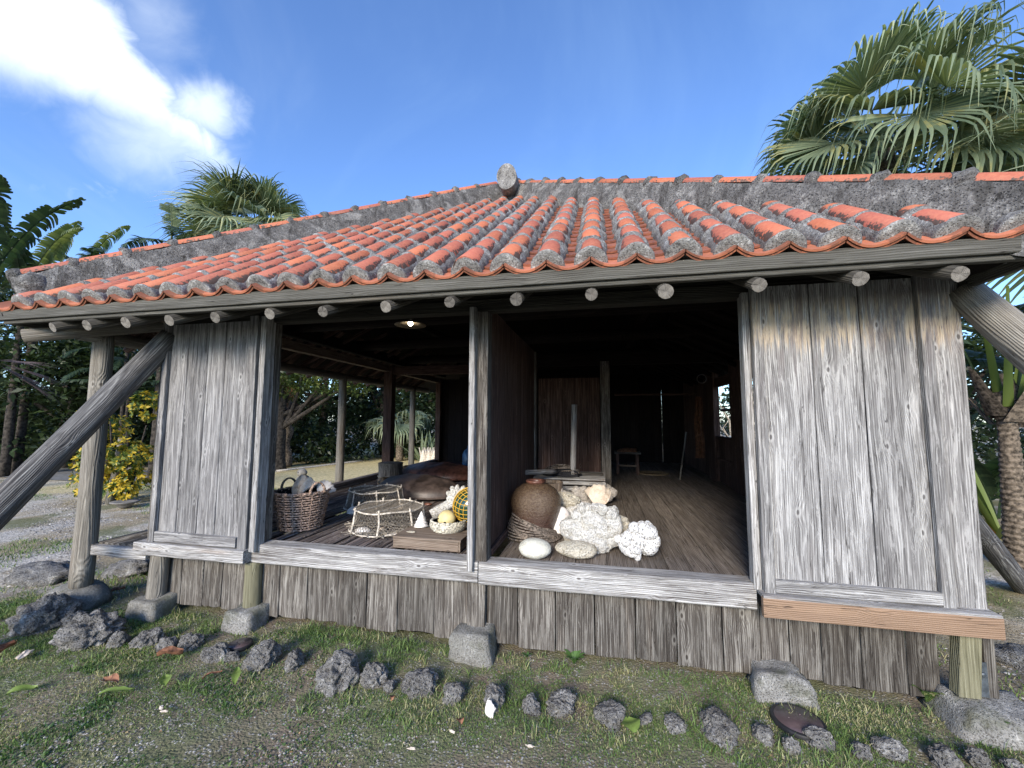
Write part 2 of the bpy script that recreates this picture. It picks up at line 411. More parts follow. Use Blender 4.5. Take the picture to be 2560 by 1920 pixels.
leaf_mat('palm_green', (0.075, 0.11, 0.065), (0.24, 0.29, 0.18), (0.27, 0.27, 0.12), amount3=0.18)
leaf_mat('palm_pale', (0.14, 0.19, 0.11), (0.36, 0.41, 0.26), (0.42, 0.42, 0.22), amount3=0.16)
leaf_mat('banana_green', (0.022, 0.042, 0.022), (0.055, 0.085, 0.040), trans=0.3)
leaf_mat('banana_lit', (0.10, 0.13, 0.055), (0.20, 0.23, 0.11), trans=0.4)  # copy of the banana leaf with sunlight put into a paler colour
leaf_mat('tree_dark', (0.016, 0.030, 0.012), (0.045, 0.070, 0.025), trans=0.2)
leaf_mat('tree_mid', (0.030, 0.055, 0.015), (0.09, 0.13, 0.035), (0.18, 0.20, 0.05), trans=0.3, amount3=0.12)
leaf_mat('croton_leaf', (0.05, 0.095, 0.02), (0.17, 0.20, 0.028), (0.50, 0.36, 0.03), trans=0.2, amount3=0.30)
leaf_mat('weed_green', (0.05, 0.11, 0.03), (0.10, 0.19, 0.05))
leaf_mat('grass_blade', (0.060, 0.115, 0.032), (0.19, 0.28, 0.085), (0.42, 0.40, 0.22), rough=0.6, trans=0.25, amount3=0.20)
leaf_mat('clover_leaf', (0.035, 0.085, 0.026), (0.085, 0.165, 0.050), (0.15, 0.22, 0.06))
leaf_mat('litter', (0.10, 0.055, 0.03), (0.26, 0.17, 0.09), (0.36, 0.28, 0.17), trans=0.05)
leaf_mat('blade_orange', (0.42, 0.17, 0.05), (0.42, 0.17, 0.05))
leaf_mat('blade_green', (0.09, 0.14, 0.035), (0.14, 0.19, 0.045))
leaf_mat('sago_green', (0.02, 0.045, 0.02), (0.05, 0.09, 0.035))
leaf_mat('fallen_green', (0.16, 0.24, 0.05), (0.2, 0.28, 0.07))


def ground_mat():
    m, g = newmat('ground')
    p = g.n('ShaderNodeNewGeometry').outputs['Position']
    xyz = g.n('ShaderNodeSeparateXYZ', {0: p})
    x, y = xyz.outputs[0], xyz.outputs[1]
    n1 = g.noise(p, 1.1, 5, 0.6).outputs[0]
    n2 = g.noise(p, 9, 6, 0.65).outputs[0]
    n3 = g.noise(p, 70, 4, 0.6).outputs[0]
    warp = g.vm('ADD', p, g.vm('MULTIPLY', g.noise(p, 30, 2).outputs['Color'], (0.02, 0.02, 0)))
    vor = g.n('ShaderNodeTexVoronoi', {'Vector': warp, 'Scale': 65.0})
    vc = g.n('ShaderNodeSeparateColor', {0: vor.outputs['Color']}).outputs[0]
    vor2 = g.n('ShaderNodeTexVoronoi', {'Vector': warp, 'Scale': 24.0})
    vc2 = g.n('ShaderNodeSeparateColor', {0: vor2.outputs['Color']}).outputs[0]
    soil = g.mix(n2, (0.11, 0.087, 0.065), (0.32, 0.26, 0.19))
    soil = g.mix(g.ramp(g.m('ADD', n1, g.m('MULTIPLY', n2, 0.4)), 0.55, 0.85, 0, 0.7), soil, (0.12, 0.155, 0.065))
    peb = g.mix(vc, (0.14, 0.13, 0.12), (0.52, 0.50, 0.46))
    pm = g.m('MULTIPLY', g.ramp(vor.outputs['Distance'], 0.42, 0.28), g.ramp(g.m('ADD', vc2, g.m('MULTIPLY', n2, 0.8)), 0.75, 1.0))
    soil = g.mix(pm, soil, peb)
    # pale gravel yard to the left, right and behind
    grav = g.mix(vc, (0.26, 0.235, 0.195), (0.70, 0.65, 0.56))
    grav = g.mix(g.ramp(n1, 0.4, 0.62), grav, g.mix(vc, (0.22, 0.175, 0.11), (0.44, 0.37, 0.25)))
    grav = g.mix(g.ramp(g.noise(p, 0.9, 4, 0.6).outputs[0], 0.52, 0.64, 0, 0.75), grav, (0.12, 0.135, 0.055))
    wx = g.m('ADD', x, g.m('MULTIPLY', g.m('SUBTRACT', n1, 0.5), 2.2))
    wy = g.m('ADD', y, g.m('MULTIPLY', g.m('SUBTRACT', n1, 0.5), 2.0))
    mleft = g.m('MULTIPLY', g.ramp(wx, -5.1, -5.7), g.ramp(wy, 2.6, 3.4))
    mright = g.m('MULTIPLY', g.ramp(wx, 2.5, 3.0), g.ramp(wy, 3.2, 4.0))
    gm = g.m('MAXIMUM', mleft, mright)
    col = g.mix(gm, soil, grav)
    # straw-coloured coral sand farther back
    sand = g.mix(g.m('ADD', g.m('MULTIPLY', vc, 0.5), g.m('MULTIPLY', n3, 0.5)), (0.36, 0.28, 0.13), (0.95, 0.83, 0.50))
    sand = g.mix(g.ramp(n2, 0.35, 0.65, 0, 0.55), sand, (0.30, 0.27, 0.13))
    ms = g.m('MULTIPLY', g.ramp(wy, 6.3, 7.6), g.ramp(x, -4.0, -5.0))
    ms = g.m('MULTIPLY', ms, g.ramp(x, -15.0, -12.5))
    col = g.mix(ms, col, sand)
    h = g.m('ADD', g.m('MULTIPLY', vor.outputs['Distance'], -0.5), g.m('ADD', n2, g.m('MULTIPLY', n3, 0.5)))
    finish(g, col, 0.95, h, 0.014, 0.8, 0.15)


ground_mat()


# ------------------------------------------------------------------ object helpers
def link(ob, parent=None):
    COL.objects.link(ob)
    if parent is not None:
        ob.parent = parent
    return ob


def mk(name, verts, faces, mat, parent=None, smooth=False, midx=None):
    me = bpy.data.meshes.new(name)
    me.from_pydata([tuple(v) for v in verts], [], faces)
    for mm in (mat if isinstance(mat, (list, tuple)) else [mat]):
        me.materials.append(MATS[mm])
    if midx is not None:
        me.polygons.foreach_set('material_index', midx)
    if smooth is True:
        me.polygons.foreach_set('use_smooth', [True] * len(me.polygons))
    elif smooth:
        me.polygons.foreach_set('use_smooth', smooth)
    me.update()
    return link(bpy.data.objects.new(name, me), parent)


def mk_np(name, co, faces, nper, mat, parent=None, smooth=False):
    """fast mesh from numpy: co (n,3), faces (m,nper)"""
    me = bpy.data.meshes.new(name)
    me.vertices.add(len(co)); me.vertices.foreach_set('co', np.asarray(co, dtype=np.float32).ravel())
    nl = faces.size
    me.loops.add(nl); me.loops.foreach_set('vertex_index', faces.astype(np.int32).ravel())
    me.polygons.add(len(faces))
    me.polygons.foreach_set('loop_start', np.arange(0, nl, nper, dtype=np.int32))
    me.polygons.foreach_set('loop_total', np.full(len(faces), nper, dtype=np.int32))
    if smooth:
        me.polygons.foreach_set('use_smooth', np.ones(len(faces), dtype=bool))
    me.materials.append(MATS[mat])
    me.update(calc_edges=True); me.validate()
    return link(bpy.data.objects.new(name, me), parent)


def tag(o, label, cat, group=None):
    o['label'] = label; o['category'] = cat
    if group:
        o['group'] = group
    return o


def thing(name, label, cat, loc=(0, 0, 0), group=None, rz=0):
    o = bpy.data.objects.new(name, None); o.empty_display_size = 0.1
    COL.objects.link(o); o.location = loc; o.rotation_euler = (0, 0, rz)
    return tag(o, label, cat, group)


AX = {'z': ((1, 0, 0), (0, 1, 0), (0, 0, 1)),      # width, thickness, grain
      'x': ((0, 0, 1), (0, 1, 0), (1, 0, 0)),      # width vertical, thickness depth, grain along x
      'xf': ((0, 1, 0), (0, 0, 1), (1, 0, 0)),     # lying flat, grain along x
      'yf': ((1, 0, 0), (0, 0, 1), (0, 1, 0)),     # lying flat, grain along y
      'y': ((0, 0, 1), (1, 0, 0), (0, 1, 0)),      # standing on edge, grain along y
      'zs': ((0, 1, 0), (1, 0, 0), (0, 0, 1))}     # upright, width along y


def frame(o, c, ax):
    U, V, Wd = [Vector(a) for a in ax]
    o.matrix_local = Matrix(((U.x, V.x, Wd.x, c[0]), (U.y, V.y, Wd.y, c[1]), (U.z, V.z, Wd.z, c[2]), (0, 0, 0, 1)))


def plank(name, c, w, t, L, ax, mat, parent, rag=0.0, ch=0.004, wob=0.0, wtop=None, skew=0.0):
    """a timber: centre c, width w, thickness t, length L along the grain"""
    a = AX[ax] if isinstance(ax, str) else ax
    n = 6 if rag else 1
    xs = [(-w / 2 + ch) + (w - 2 * ch) * i / n for i in range(n + 1)]
    prof = [(-w / 2, -t / 2 + ch)] + [(x, -t / 2) for x in xs] + [(w / 2, -t / 2 + ch)] \
        + [(w / 2, t / 2 - ch)] + [(x, t / 2) for x in reversed(xs)] + [(-w / 2, t / 2 - ch)]
    lv = 5 if wob else 2
    fr = (wtop / w) if wtop else 1.0
    V = []; k = len(prof)
    ragf = [R.uniform(-1, 1) for _ in range(n + 3)]
    for i in range(lv):
        f = i / (lv - 1); z = (f - 0.5) * L
        dl, dr = (R.uniform(-wob, wob), R.uniform(-wob, wob)) if wob else (0, 0)
        s = 1 + (fr - 1) * f
        for (x, y) in prof:
            zz = z
            if rag and i == 0:
                q = (x / w + 0.5) * (n + 1); q0 = int(max(0, min(n + 1, q)))
                zz += rag * (ragf[q0] * 0.7 + 0.3 * R.uniform(-1, 1))
            V.append((x * s + (dl if x < 0 else dr) + skew * (f - 0.5), y, zz))
    F = []
    for i in range(lv - 1):
        for j in range(k):
            F.append((i * k + j, i * k + (j + 1) % k, (i + 1) * k + (j + 1) % k, (i + 1) * k + j))
    F.append(tuple(reversed(range(k)))); F.append(tuple((lv - 1) * k + j for j in range(k)))
    o = mk(name, V, F, mat, parent)
    # keep winding right for left-handed frames
    U, Vv, Wd = [Vector(q) for q in a]
    if U.cross(Vv).dot(Wd) < 0:
        o.data.flip_normals()
    frame(o, c, a)
    return o


def log(name, p0, p1, r0, r1, mat, parent, seg=14, rough=0.04, rings=10, caps=True, bend=0.0, steps=False):
    p0, p1 = Vector(p0), Vector(p1); L = (p1 - p0).length
    V = []; F = []; mi = []
    sx, sy = R.uniform(0, 50), R.uniform(0, 50)
    for i in range(rings + 1):
        f = i / rings; r = r0 + (r1 - r0) * f
        bx = bend * sin(f * pi) + 0.2 * bend * sin(f * 9)
        for j in range(seg):
            a = 2 * pi * j / seg
            rr = r * (1 + rough * mnoise.noise(Vector((cos(a) * 1.3 + sx, sin(a) * 1.3 + sy, f * L * 2.0))) * 2)
            V.append((cos(a) * rr + bx, sin(a) * rr, f * L))
    for i in range(rings):
        for j in range(seg):
            F.append((i * seg + j, i * seg + (j + 1) % seg, (i + 1) * seg + (j + 1) % seg, (i + 1) * seg + j)); mi.append(0)
    sm = [True] * len(F)
    F.append(tuple(reversed(range(seg)))); F.append(tuple(rings * seg + j for j in range(seg))); mi += [1, 1]; sm += [False, False]
    o = mk(name, V, F, [mat, 'end_grain'] if caps else [mat, mat], parent, smooth=sm, midx=mi)
    q = (p1 - p0).to_track_quat('Z', 'Y')
    o.matrix_local = Matrix.Translation(p0) @ q.to_matrix().to_4x4()
    return o


def tube_geo(V, F, pts, r, seg=5, closed=False):
    b = len(V); n = len(pts); pts = [Vector(p) for p in pts]
    prev = None
    for i, p in enumerate(pts):
        if closed:
            d = pts[(i + 1) % n] - pts[i - 1]
        else:
            d = pts[min(i + 1, n - 1)] - pts[max(i - 1, 0)]
        d.normalize()
        if prev is None:
            u = d.orthogonal().normalized()
        else:
            u = (prev - d * prev.dot(d)).normalized()
        prev = u; w = d.cross(u)
        rr = r[i] if isinstance(r, (list, tuple)) else r
        for j in range(seg):
            a = 2 * pi * j / seg
            V.append(tuple(p + (u * cos(a) + w * sin(a)) * rr))
    m = n if closed else n - 1
    for i in range(m):
        for j in range(seg):
            i2 = (i + 1) % n
            F.append((b + i * seg + j, b + i * seg + (j + 1) % seg, b + i2 * seg + (j + 1) % seg, b + i2 * seg + j))
    if not closed:
        F.append(tuple(b + j for j in reversed(range(seg)))); F.append(tuple(b + (n - 1) * seg + j for j in range(seg)))


def lathe(name, prof, mat, parent, seg=32, wob=0.0, cap=True, ridge=None, smooth=True):
    V = []; F = []
    for i, (r, z) in enumerate(prof):
        for j in range(seg):
            a = 2 * pi * j / seg
            rr = r * (1 + wob * mnoise.noise(Vector((cos(a) * 2, sin(a) * 2, z * 6))))
            if ridge:
                rr += ridge(a, r, z)
            V.append((cos(a) * rr, sin(a) * rr, z))
    for i in range(len(prof) - 1):
        for j in range(seg):
            F.append((i * seg + j, i * seg + (j + 1) % seg, (i + 1) * seg + (j + 1) % seg, (i + 1) * seg + j))
    if cap:
        F.append(tuple(reversed(range(seg)))); F.append(tuple((len(prof) - 1) * seg + j for j in range(seg)))
    return mk(name, V, F, mat, parent, smooth=smooth)


ICO = {}


def ico(sub):
    if sub not in ICO:
        bm = bmesh.new(); bmesh.ops.create_icosphere(bm, subdivisions=sub, radius=1)
        ICO[sub] = ([v.co.copy() for v in bm.verts], [tuple(v.index for v in f.verts) for f in bm.faces]); bm.free()
    return ICO[sub]


def blob(name, size, seed, mat, parent=None, sub=4, amp=0.35, freq=1.4, ridged=0.0, flat=None, pits=0.0, pf=5.0, fing=0.0, smooth=True):
    vs, fs = ico(sub); out = []
    o = Vector((seed * 7.31, seed * 3.17, seed * 1.93))
    for v in vs:
        n = mnoise.fractal(v * freq + o, 1.0, 2.1, 4)
        d = 1 + amp * n
        if ridged:
            d += ridged * (1 - abs(mnoise.noise(v * freq * 2.3 + o)) * 2.2) - ridged * 0.4
        if pits:
            c = mnoise.cell_vector(v * pf + o)
            dd = mnoise.voronoi(v * pf + o)[0]
            d -= pits * max(0, 0.45 - dd[0]) * 1.4
        if fing:
            dd = mnoise.voronoi(v * 3.1 + o)[0]
            d += fing * max(0.0, 0.62 - dd[0]) * 2.0
        p = v * d
        p = Vector((p.x * size[0], p.y * size[1], p.z * size[2]))
        if flat is not None and p.z < flat:
            p.z = flat + (p.z - flat) * 0.12
        out.append(p)
    return mk(name, out, fs, mat, parent, smooth=smooth)


def grid_cloth(V, F, nx, ny, fn):
    b = len(V)
    for i in range(nx + 1):
        for j in range(ny + 1):
            V.append(tuple(fn(i / nx, j / ny)))
    for i in range(nx):
        for j in range(ny):
            F.append((b + i * (ny + 1) + j, b + (i + 1) * (ny + 1) + j, b + (i + 1) * (ny + 1) + j + 1, b + i * (ny + 1) + j + 1))


# ================================================================== GROUND
def gheight(x, y):
    return 0.014 * math.sin(x * 2.3 + y) * math.cos(y * 3.1) + 0.012 * mnoise.noise(Vector((x * 1.7, y * 1.7, 0)))


xs = np.concatenate([[-220, -60, -25], np.linspace(-14, -6, 24), np.linspace(-5.8, 3.4, 190), np.linspace(3.8, 9, 16), [25, 60, 220]])
ys = np.concatenate([[-120, -20, -4], np.linspace(0.2, 3.6, 76), np.linspace(3.9, 14, 26), [24, 60, 320]])
gv = []
for yy in ys:
    for xx in xs:
        near = -8 < xx < 6 and -1 < yy < 5
        h = gheight(xx, yy) if near else 0
        if near and xx < 3.4 and yy < 3.6:
            h += 0.008 * mnoise.noise(Vector((xx * 14, yy * 14, 3)))
        gv.append((xx, yy, h - 0.02))
nx = len(xs)
gf = [(i * nx + j, i * nx + j + 1, (i + 1) * nx + j + 1, (i + 1) * nx + j) for i in range(len(ys) - 1) for j in range(nx - 1)]
gr = mk('ground', gv, gf, 'ground', None, smooth=True); gr['kind'] = 'structure'
pth = mk('path', [(-21, 8.6, 0.0), (-9.9, 8.3, 0.0), (-10.6, 10.4, 0.0), (-21, 11.0, 0.0)], [(0, 1, 2, 3)], 'concrete_path'); pth['kind'] = 'structure'

# ================================================================== THE HOUSE
X0, X1 = -5.00, 2.22           # eave corners
XC = -1.39; YE, ZE = 2.40, 2.64; HALF = (X1 - X0) / 2
SLOPE = radians(35)
SV = Vector((0, cos(SLOPE), sin(SLOPE))); SN = Vector((0, -sin(SLOPE), cos(SLOPE)))
YR1 = 8.2                      # far end of the ridge
YB = YR1 + HALF                # back eave
ZA = ZE + HALF * math.tan(SLOPE)
house = thing('house', 'old open-fronted wooden house with a red tiled hip roof and grey weathered boards', 'house', (0, 0, 0))
FL = 0.62                      # interior floor height

# --- sheathing under the tiles: four sloping board decks
deck = []
o_ = 0.06
dz = -0.10
c1, c2, c3, c4 = (X0, YE, ZE), (X1, YE, ZE), (X1, YB, ZE), (X0, YB, ZE)
a1, a2 = (XC, YE + HALF, ZA), (XC, YR1, ZA)


def slab(name, pts, mat, t=0.03, dn=0.0, parent=house):
    n = (Vector(pts[1]) - Vector(pts[0])).cross(Vector(pts[2]) - Vector(pts[0])).normalized()
    if n.z < 0:
        n = -n
    top = [Vector(p) + n * dn for p in pts]; bot = [p - n * t for p in top]
    k = len(pts)
    F = [tuple(range(k)), tuple(reversed(range(k, 2 * k)))] + [(i, i + k, (i + 1) % k + k, (i + 1) % k) for i in range(k)]
    return mk(name, top + bot, F, mat, parent)


slab('roof_deck', [c1, c2, a1], 'wood_dark', dn=-0.075)
slab('roof_deck', [c1, a1, a2, c4], 'wood_dark', dn=-0.075)
slab('roof_deck', [c2, c3, a2, a1], 'wood_dark', dn=-0.075)
slab('roof_deck', [c4, a2, c3], 'wood_dark', dn=-0.075)


def on_slope(x, s, n=0.0):
    return Vector((x, YE, ZE)) + SV * s + SN * n


def slope_frame(o, x, s, n=0.0):
    p = on_slope(x, s, n)
    o.matrix_local = Matrix(((1, 0, 0, p.x), (0, SV.y, SN.y, p.y), (0, SV.z, SN.z, p.z), (0, 0, 0, 1)))


# cover tile meshes (local: x across, y up the slope, z out of the slope)
def cover_mesh(L, r0, r1, seg=9, t=0.012, rgh=0.0):
    V = []; F = []
    for y, r in ((0, r0), (L, r1)):
        for rr in (r, r - t):
            for j in range(seg + 1):
                a = pi * j / seg
                V.append((-cos(a) * rr, y, sin(a) * rr * 0.95))
    k = seg + 1
    for j in range(seg):
        F.append((j, j + 1, 2 * k + j + 1, 2 * k + j))              # outer
        F.append((j, k + j, k + j + 1, j + 1))                      # front lip
    me = bpy.data.meshes.new('cover_tile')
    me.from_pydata(V, [], F); me.materials.append(MATS['tile_cover'])
    me.polygons.foreach_set('use_smooth', [i % 2 == 0 for i in range(len(F))])
    me.update(); me.flip_normals() if me.polygons[0].normal.z < 0 and False else None
    return me


def pan_mesh(w, sag, L, t=0.013, seg=10):
    V = []; F = []
    for y, dz_ in ((0, 0.030), (L, 0.0)):
        for z_ in (0, -t):
            for j in range(seg + 1):
                u = j / seg * 2 - 1
                V.append((u * w / 2, y, -sag * (1 - u * u) + z_ + dz_))
    k = seg + 1
    for j in range(seg):
        F.append((j, j + 1, 2 * k + j + 1, 2 * k + j))
        F.append((k + j + 1, k + j, 3 * k + j, 3 * k + j + 1))
        F.append((j, k + j, k + j + 1, j + 1))
    F.append((0, 2 * k, 3 * k, k)); F.append((seg, k + seg, 3 * k + seg, 2 * k + seg))
    me = bpy.data.meshes.new('pan_tile')
    me.from_pydata(V, [], F); me.materials.append(MATS['tile_pan']); me.update()
    return me


PITCHX = 0.2624
EXPO = 0.322
cov = [cover_mesh(EXPO + 0.01, 0.082, 0.073) for _ in range(1)]
covj = [cover_mesh(EXPO * f, 0.082, 0.082 - 0.009 * f) for f in (0.3, 0.5, 0.75)]
pan = pan_mesh(PITCHX - 0.006, 0.052, 0.30)
PEXP = 0.165
cols = []
k = -22
while True:
    x = -0.042 + PITCHX * k
    if x > X1 - 0.02:
        break
    if x > X0 + 0.02:
        cols.append(x)
    k += 1


def col_len(x):
    return (HALF - abs(x - XC)) / cos(SLOPE)


def ripple(v, s):
    return mnoise.noise(Vector(v) * s)


tiles = []
for x in cols:
    Lc = col_len(x) - 0.10
    if Lc < 0.12:
        continue
    s = 0.03
    while s < Lc:
        e = min(EXPO * R.uniform(0.96, 1.04), Lc - s + 0.02)
        if e < 0.05:
            break
        if e > EXPO * 0.85:
            me = cov[0]
        else:
            me = min(covj, key=lambda q: abs(q.vertices[-1].co.y - e))
        tiles.append((x + R.uniform(-0.004, 0.004), s, me)); s += e
for (x, s, me) in tiles:
    o = bpy.data.objects.new('cover_tile', me); link(o, house)
    slope_frame(o, x, s + R.uniform(-0.012, 0.012), 0.003 + R.uniform(-0.003, 0.006))
    o.rotation_euler.z += R.uniform(-0.025, 0.025); o.rotation_euler.x += R.uniform(-0.012, 0.012)

# mortar bedding of each tile row: cheeks, collars over the joints and the rounded end at the eave
for ci, x in enumerate(cols):
    Lc = col_len(x) - 0.06
    if Lc < 0.12:
        continue
    ds = 0.022; n = max(3, int(Lc / ds)); seg = 13
    V = []; F = []
    joints = sorted({round(s, 3) for (xx, s, me) in tiles if abs(xx - x) < 0.02})
    for i in range(n + 1):
        s = 0.028 + (Lc - 0.028) * i / n
        dj = min([abs(s - j) for j in joints] + [9])
        endk = max(0.0, 1 - (s - 0.028) / 0.05)
        for j in range(-1, seg + 2):
            a = pi * min(max(j, 0), seg) / seg
            side = max(0.0, (abs(cos(a)) - 0.80) / 0.20)
            nz = ripple((x * 9 + cos(a) * 1.1, s * 14, a * 1.3 + ci), 1.0)
            nz2 = ripple((x * 31 + cos(a) * 3, s * 60, ci), 1.0)
            r = 0.0715 + 0.013 * side ** 0.7 + (0.004 + 0.009 * nz) * side + nz2 * 0.003
            band = math.exp(-(dj / (0.024 + 0.009 * nz)) ** 4) if dj < 0.08 and s > 0.1 else 0
            r += band * (0.0150 + 0.0035 * nz + 0.002 * nz2)
            r += 0.015 * endk
            low = j < 0 or j > seg
            V.append((-cos(a) * r * (1.05 if low else 1 + 0.03 * side), s, -0.055 if low else sin(a) * r * 0.97 - 0.012 * side))
    kk = seg + 3
    for i in range(n):
        for j in range(seg + 2):
            F.append((i * kk + j, i * kk + j + 1, (i + 1) * kk + j + 1, (i + 1) * kk + j))
    sm = [True] * len(F)
    b = len(V)                                                      # domed plug at the eave
    for ring, (fr, off) in enumerate(((0.93, -0.010), (0.6, -0.013), (0.0, -0.014))):
        for j in range(kk):
            v0 = V[j]
            V.append((v0[0] * fr, v0[1] + off + 0.003 * ripple((v0[0] * 60 * (ring + 1), ci, v0[2] * 60), 1), 0.02 + (v0[2] - 0.02) * fr))
    rows = [list(range(kk))] + [[b + r_ * kk + j for j in range(kk)] for r_ in range(3)]
    for r_ in range(3):
        for j in range(seg + 2):
            F.append((rows[r_][j + 1], rows[r_][j], rows[r_ + 1][j], rows[r_ + 1][j + 1]))
    F.append(tuple(rows[0][:1] + rows[1][:1] + rows[2][:1] + rows[3][:1] + [rows[2][-1], rows[1][-1], rows[0][-1]]))
    o = mk('mortar_bed', V, F, 'mortar', house, smooth=True)
    slope_frame(o, x, 0, 0)

# pan tiles between the rows
pl = []
for i in range(len(cols) + 1):
    xm = (cols[0] - PITCHX / 2) if i == 0 else cols[i - 1] + PITCHX / 2
    Lc = col_len(xm)
    s = -0.028; q = 0
    while s < Lc - 0.05:
        pl.append((xm, s, q)); s += PEXP; q += 1
pl.sort(key=lambda t: ((on_slope(t[0], t[1]) - CAMP).length) + (0 if t[2] else -9) - (2 if -0.9 < t[0] < 1.6 else 0))
lipm = pan.copy(); lipm.materials[0] = MATS['tile_lip']
for (xm, s, q) in pl[:270]:
    o = bpy.data.objects.new('pan_tile', pan if q else lipm); link(o, house)
    slope_frame(o, xm, s, 0.0 + R.uniform(-0.001, 0.001))
    if q == 0:                                                      # second tile doubling the lip at the eave
        o2 = bpy.data.objects.new('lip_tile', lipm); link(o2, house)
        slope_frame(o2, xm + R.uniform(-0.003, 0.003), s + 0.006, -0.019)
V = []; F = []
for (xm, s, q) in pl[270:]:
    b = len(V)
    for v in pan.vertices:
        V.append(tuple(on_slope(xm + v.co.x, s + v.co.y, v.co.z)))
    F += [tuple(b + j for j in p.vertices) for p in pan.polygons]
rest = mk('pan_tiles', V, F, 'tile_pan', house); rest['kind'] = 'stuff'


# side and back slopes: rows of tiles joined, seen only edge-on
def side_tiles(org, along, upv, length, lenfn):
    org, along, upv = Vector(org), Vector(along).normalized(), Vector(upv).normalized()
    n = upv.cross(along).normalized()
    if n.z < 0:
        n = -n
    V = []; F = []
    cnt = int(length / PITCHX)
    for i in range(cnt):
        u = (i + 0.5) * PITCHX; Ls = lenfn(u)
        if Ls < 0.2:
            continue
        m = max(1, int(Ls / EXPO))
        for q in range(m):
            b = len(V)
            for (s, r) in ((q * EXPO, 0.084), (min(Ls, (q + 1) * EXPO), 0.074)):
                for j in range(7):
                    a = pi * j / 6
                    V.append(tuple(org + along * (u - cos(a) * r) + upv * s + n * (sin(a) * r)))
            F += [(b + j, b + j + 1, b + 7 + j + 1, b + 7 + j) for j in range(6)] + [tuple(b + j for j in range(7))]
        b = len(V)
        for s in (-0.045, Ls):
            for j in range(7):
                w = j / 3 - 1
                V.append(tuple(org + along * (u + PITCHX / 2 + w * PITCHX / 2) + upv * s - n * 0.05 * (1 - w * w)))
        F += [(b + j, b + j + 1, b + 7 + j + 1, b + 7 + j) for j in range(6)]
    o = mk('roof_tiles', V, F, 'tile_cover', house); o['kind'] = 'stuff'


cs, sn = cos(SLOPE), sin(SLOPE)
LD = YB - YE
side_tiles(c1, (0, 1, 0), (cs, 0, sn), LD, lambda u: min(min(u, LD - u), HALF) / cs)
side_tiles(c2, (0, 1, 0), (-cs, 0, sn), LD, lambda u: min(min(u, LD - u), HALF) / cs)


# --- hip ridges and main ridge: a plastered wall with a row of ridge tiles and mortar knobs
def ridge(name, p0, p1, w, h, endcap=False, start=0.0):
    p0, p1 = Vector(p0), Vector(p1); d = p1 - p0; L = d.length; d.normalize()
    sidev = d.cross(Vector((0, 0, 1))).normalized(); upv = sidev.cross(d).normalized()
    M = Matrix(((sidev.x, d.x, upv.x, p0.x), (sidev.y, d.y, upv.y, p0.y), (sidev.z, d.z, upv.z, p0.z), (0, 0, 0, 1)))
    V = []; F = []; n = int(L / 0.045)
    prof = [(-w * 1.0, -0.20), (-w * 0.80, -0.06), (-w * 0.72, h * 0.22), (-w * 0.60, h * 0.55), (-w * 0.52, h * 0.8), (-w * 0.46, h * 0.97), (-w * 0.2, h * 1.06), (w * 0.2, h * 1.06),
            (w * 0.46, h * 0.97), (w * 0.52, h * 0.8), (w * 0.60, h * 0.55), (w * 0.72, h * 0.22), (w * 0.80, -0.06), (w * 1.0, -0.20)]
    m = len(prof)
    for i in range(n + 1):
        y = start + (L - start) * i / n
        for (x, z) in prof:
            nz = mnoise.fractal(Vector((x * 5 + p1.x, y * 4.0, z * 6)), 1.0, 2.0, 3)
            V.append((x * (1 + 0.16 * nz), y, z + 0.014 * nz))
    for i in range(n):
        for j in range(m - 1):
            F.append((i * m + j, i * m + j + 1, (i + 1) * m + j + 1, (i + 1) * m + j))
    F.append(tuple(reversed(range(m)))); F.append(tuple(n * m + j for j in range(m)))
    base = mk(name, V, F, 'ridge_mortar', house, smooth=True)
    base.matrix_local = M
    step = 0.385; s = start + 0.05; q = 0
    tm = cover_mesh(step - 0.02, w * 0.42, w * 0.40, 9, 0.014)
    while s < L - 0.05:
        t = bpy.data.objects.new('ridge_tile', tm); link(t, base)
        t.location = (R.uniform(-.004, .004), s, h * 1.0); t.scale = (1, min(1, (L - s) / step), 1.0)
        kn = blob('mortar_knob', (w * 0.56, 0.070, w * 0.52), s * 3 + p1.x, 'ridge_mortar', base, sub=2, amp=0.3)
        kn.location = (0, s - 0.01, h * 1.02)
        s += step; q += 1
    return base


hipoff = 0.02
apex = Vector((XC, YE + HALF, ZA))
ridge('hip_ridge', Vector((X0 + 0.10, YE + 0.10, ZE + 0.09)), apex + Vector((-0.05, -0.05, 0.02)), 0.15, 0.185)
ridge('hip_ridge', Vector((X1 - 0.02, YE + 0.02, ZE + 0.03)), apex + Vector((0.05, -0.05, 0.02)), 0.15, 0.165)
ridge('main_ridge', apex + Vector((0, -0.05, 0.03)), Vector((XC, YR1, ZA + 0.03)), 0.22, 0.24)
# blunt plaster lump at the foot of the left hip
kb = blob('hip_end', (0.13, 0.13, 0.14), 3, 'ridge_mortar', house, sub=3, amp=0.25, ridged=0.05); kb.location = (X0 + 0.16, YE + 0.14, ZE + 0.20)
# round end tile standing over the apex, facing the yard
dk = log('ridge_end_disc', (-1.265, 5.42, 5.17), (-1.275, 6.10, 5.17), 0.142, 0.13, 'mortar', house, seg=28, rough=0.03, caps=False)
dk.scale = (1.0, 1.38, 1.0)
ped = blob('ridge_end_base', (0.16, 0.26, 0.20), 9, 'ridge_mortar', house, sub=3, amp=0.2); ped.location = (-1.28, YE + HALF - 0.12, 5.02)

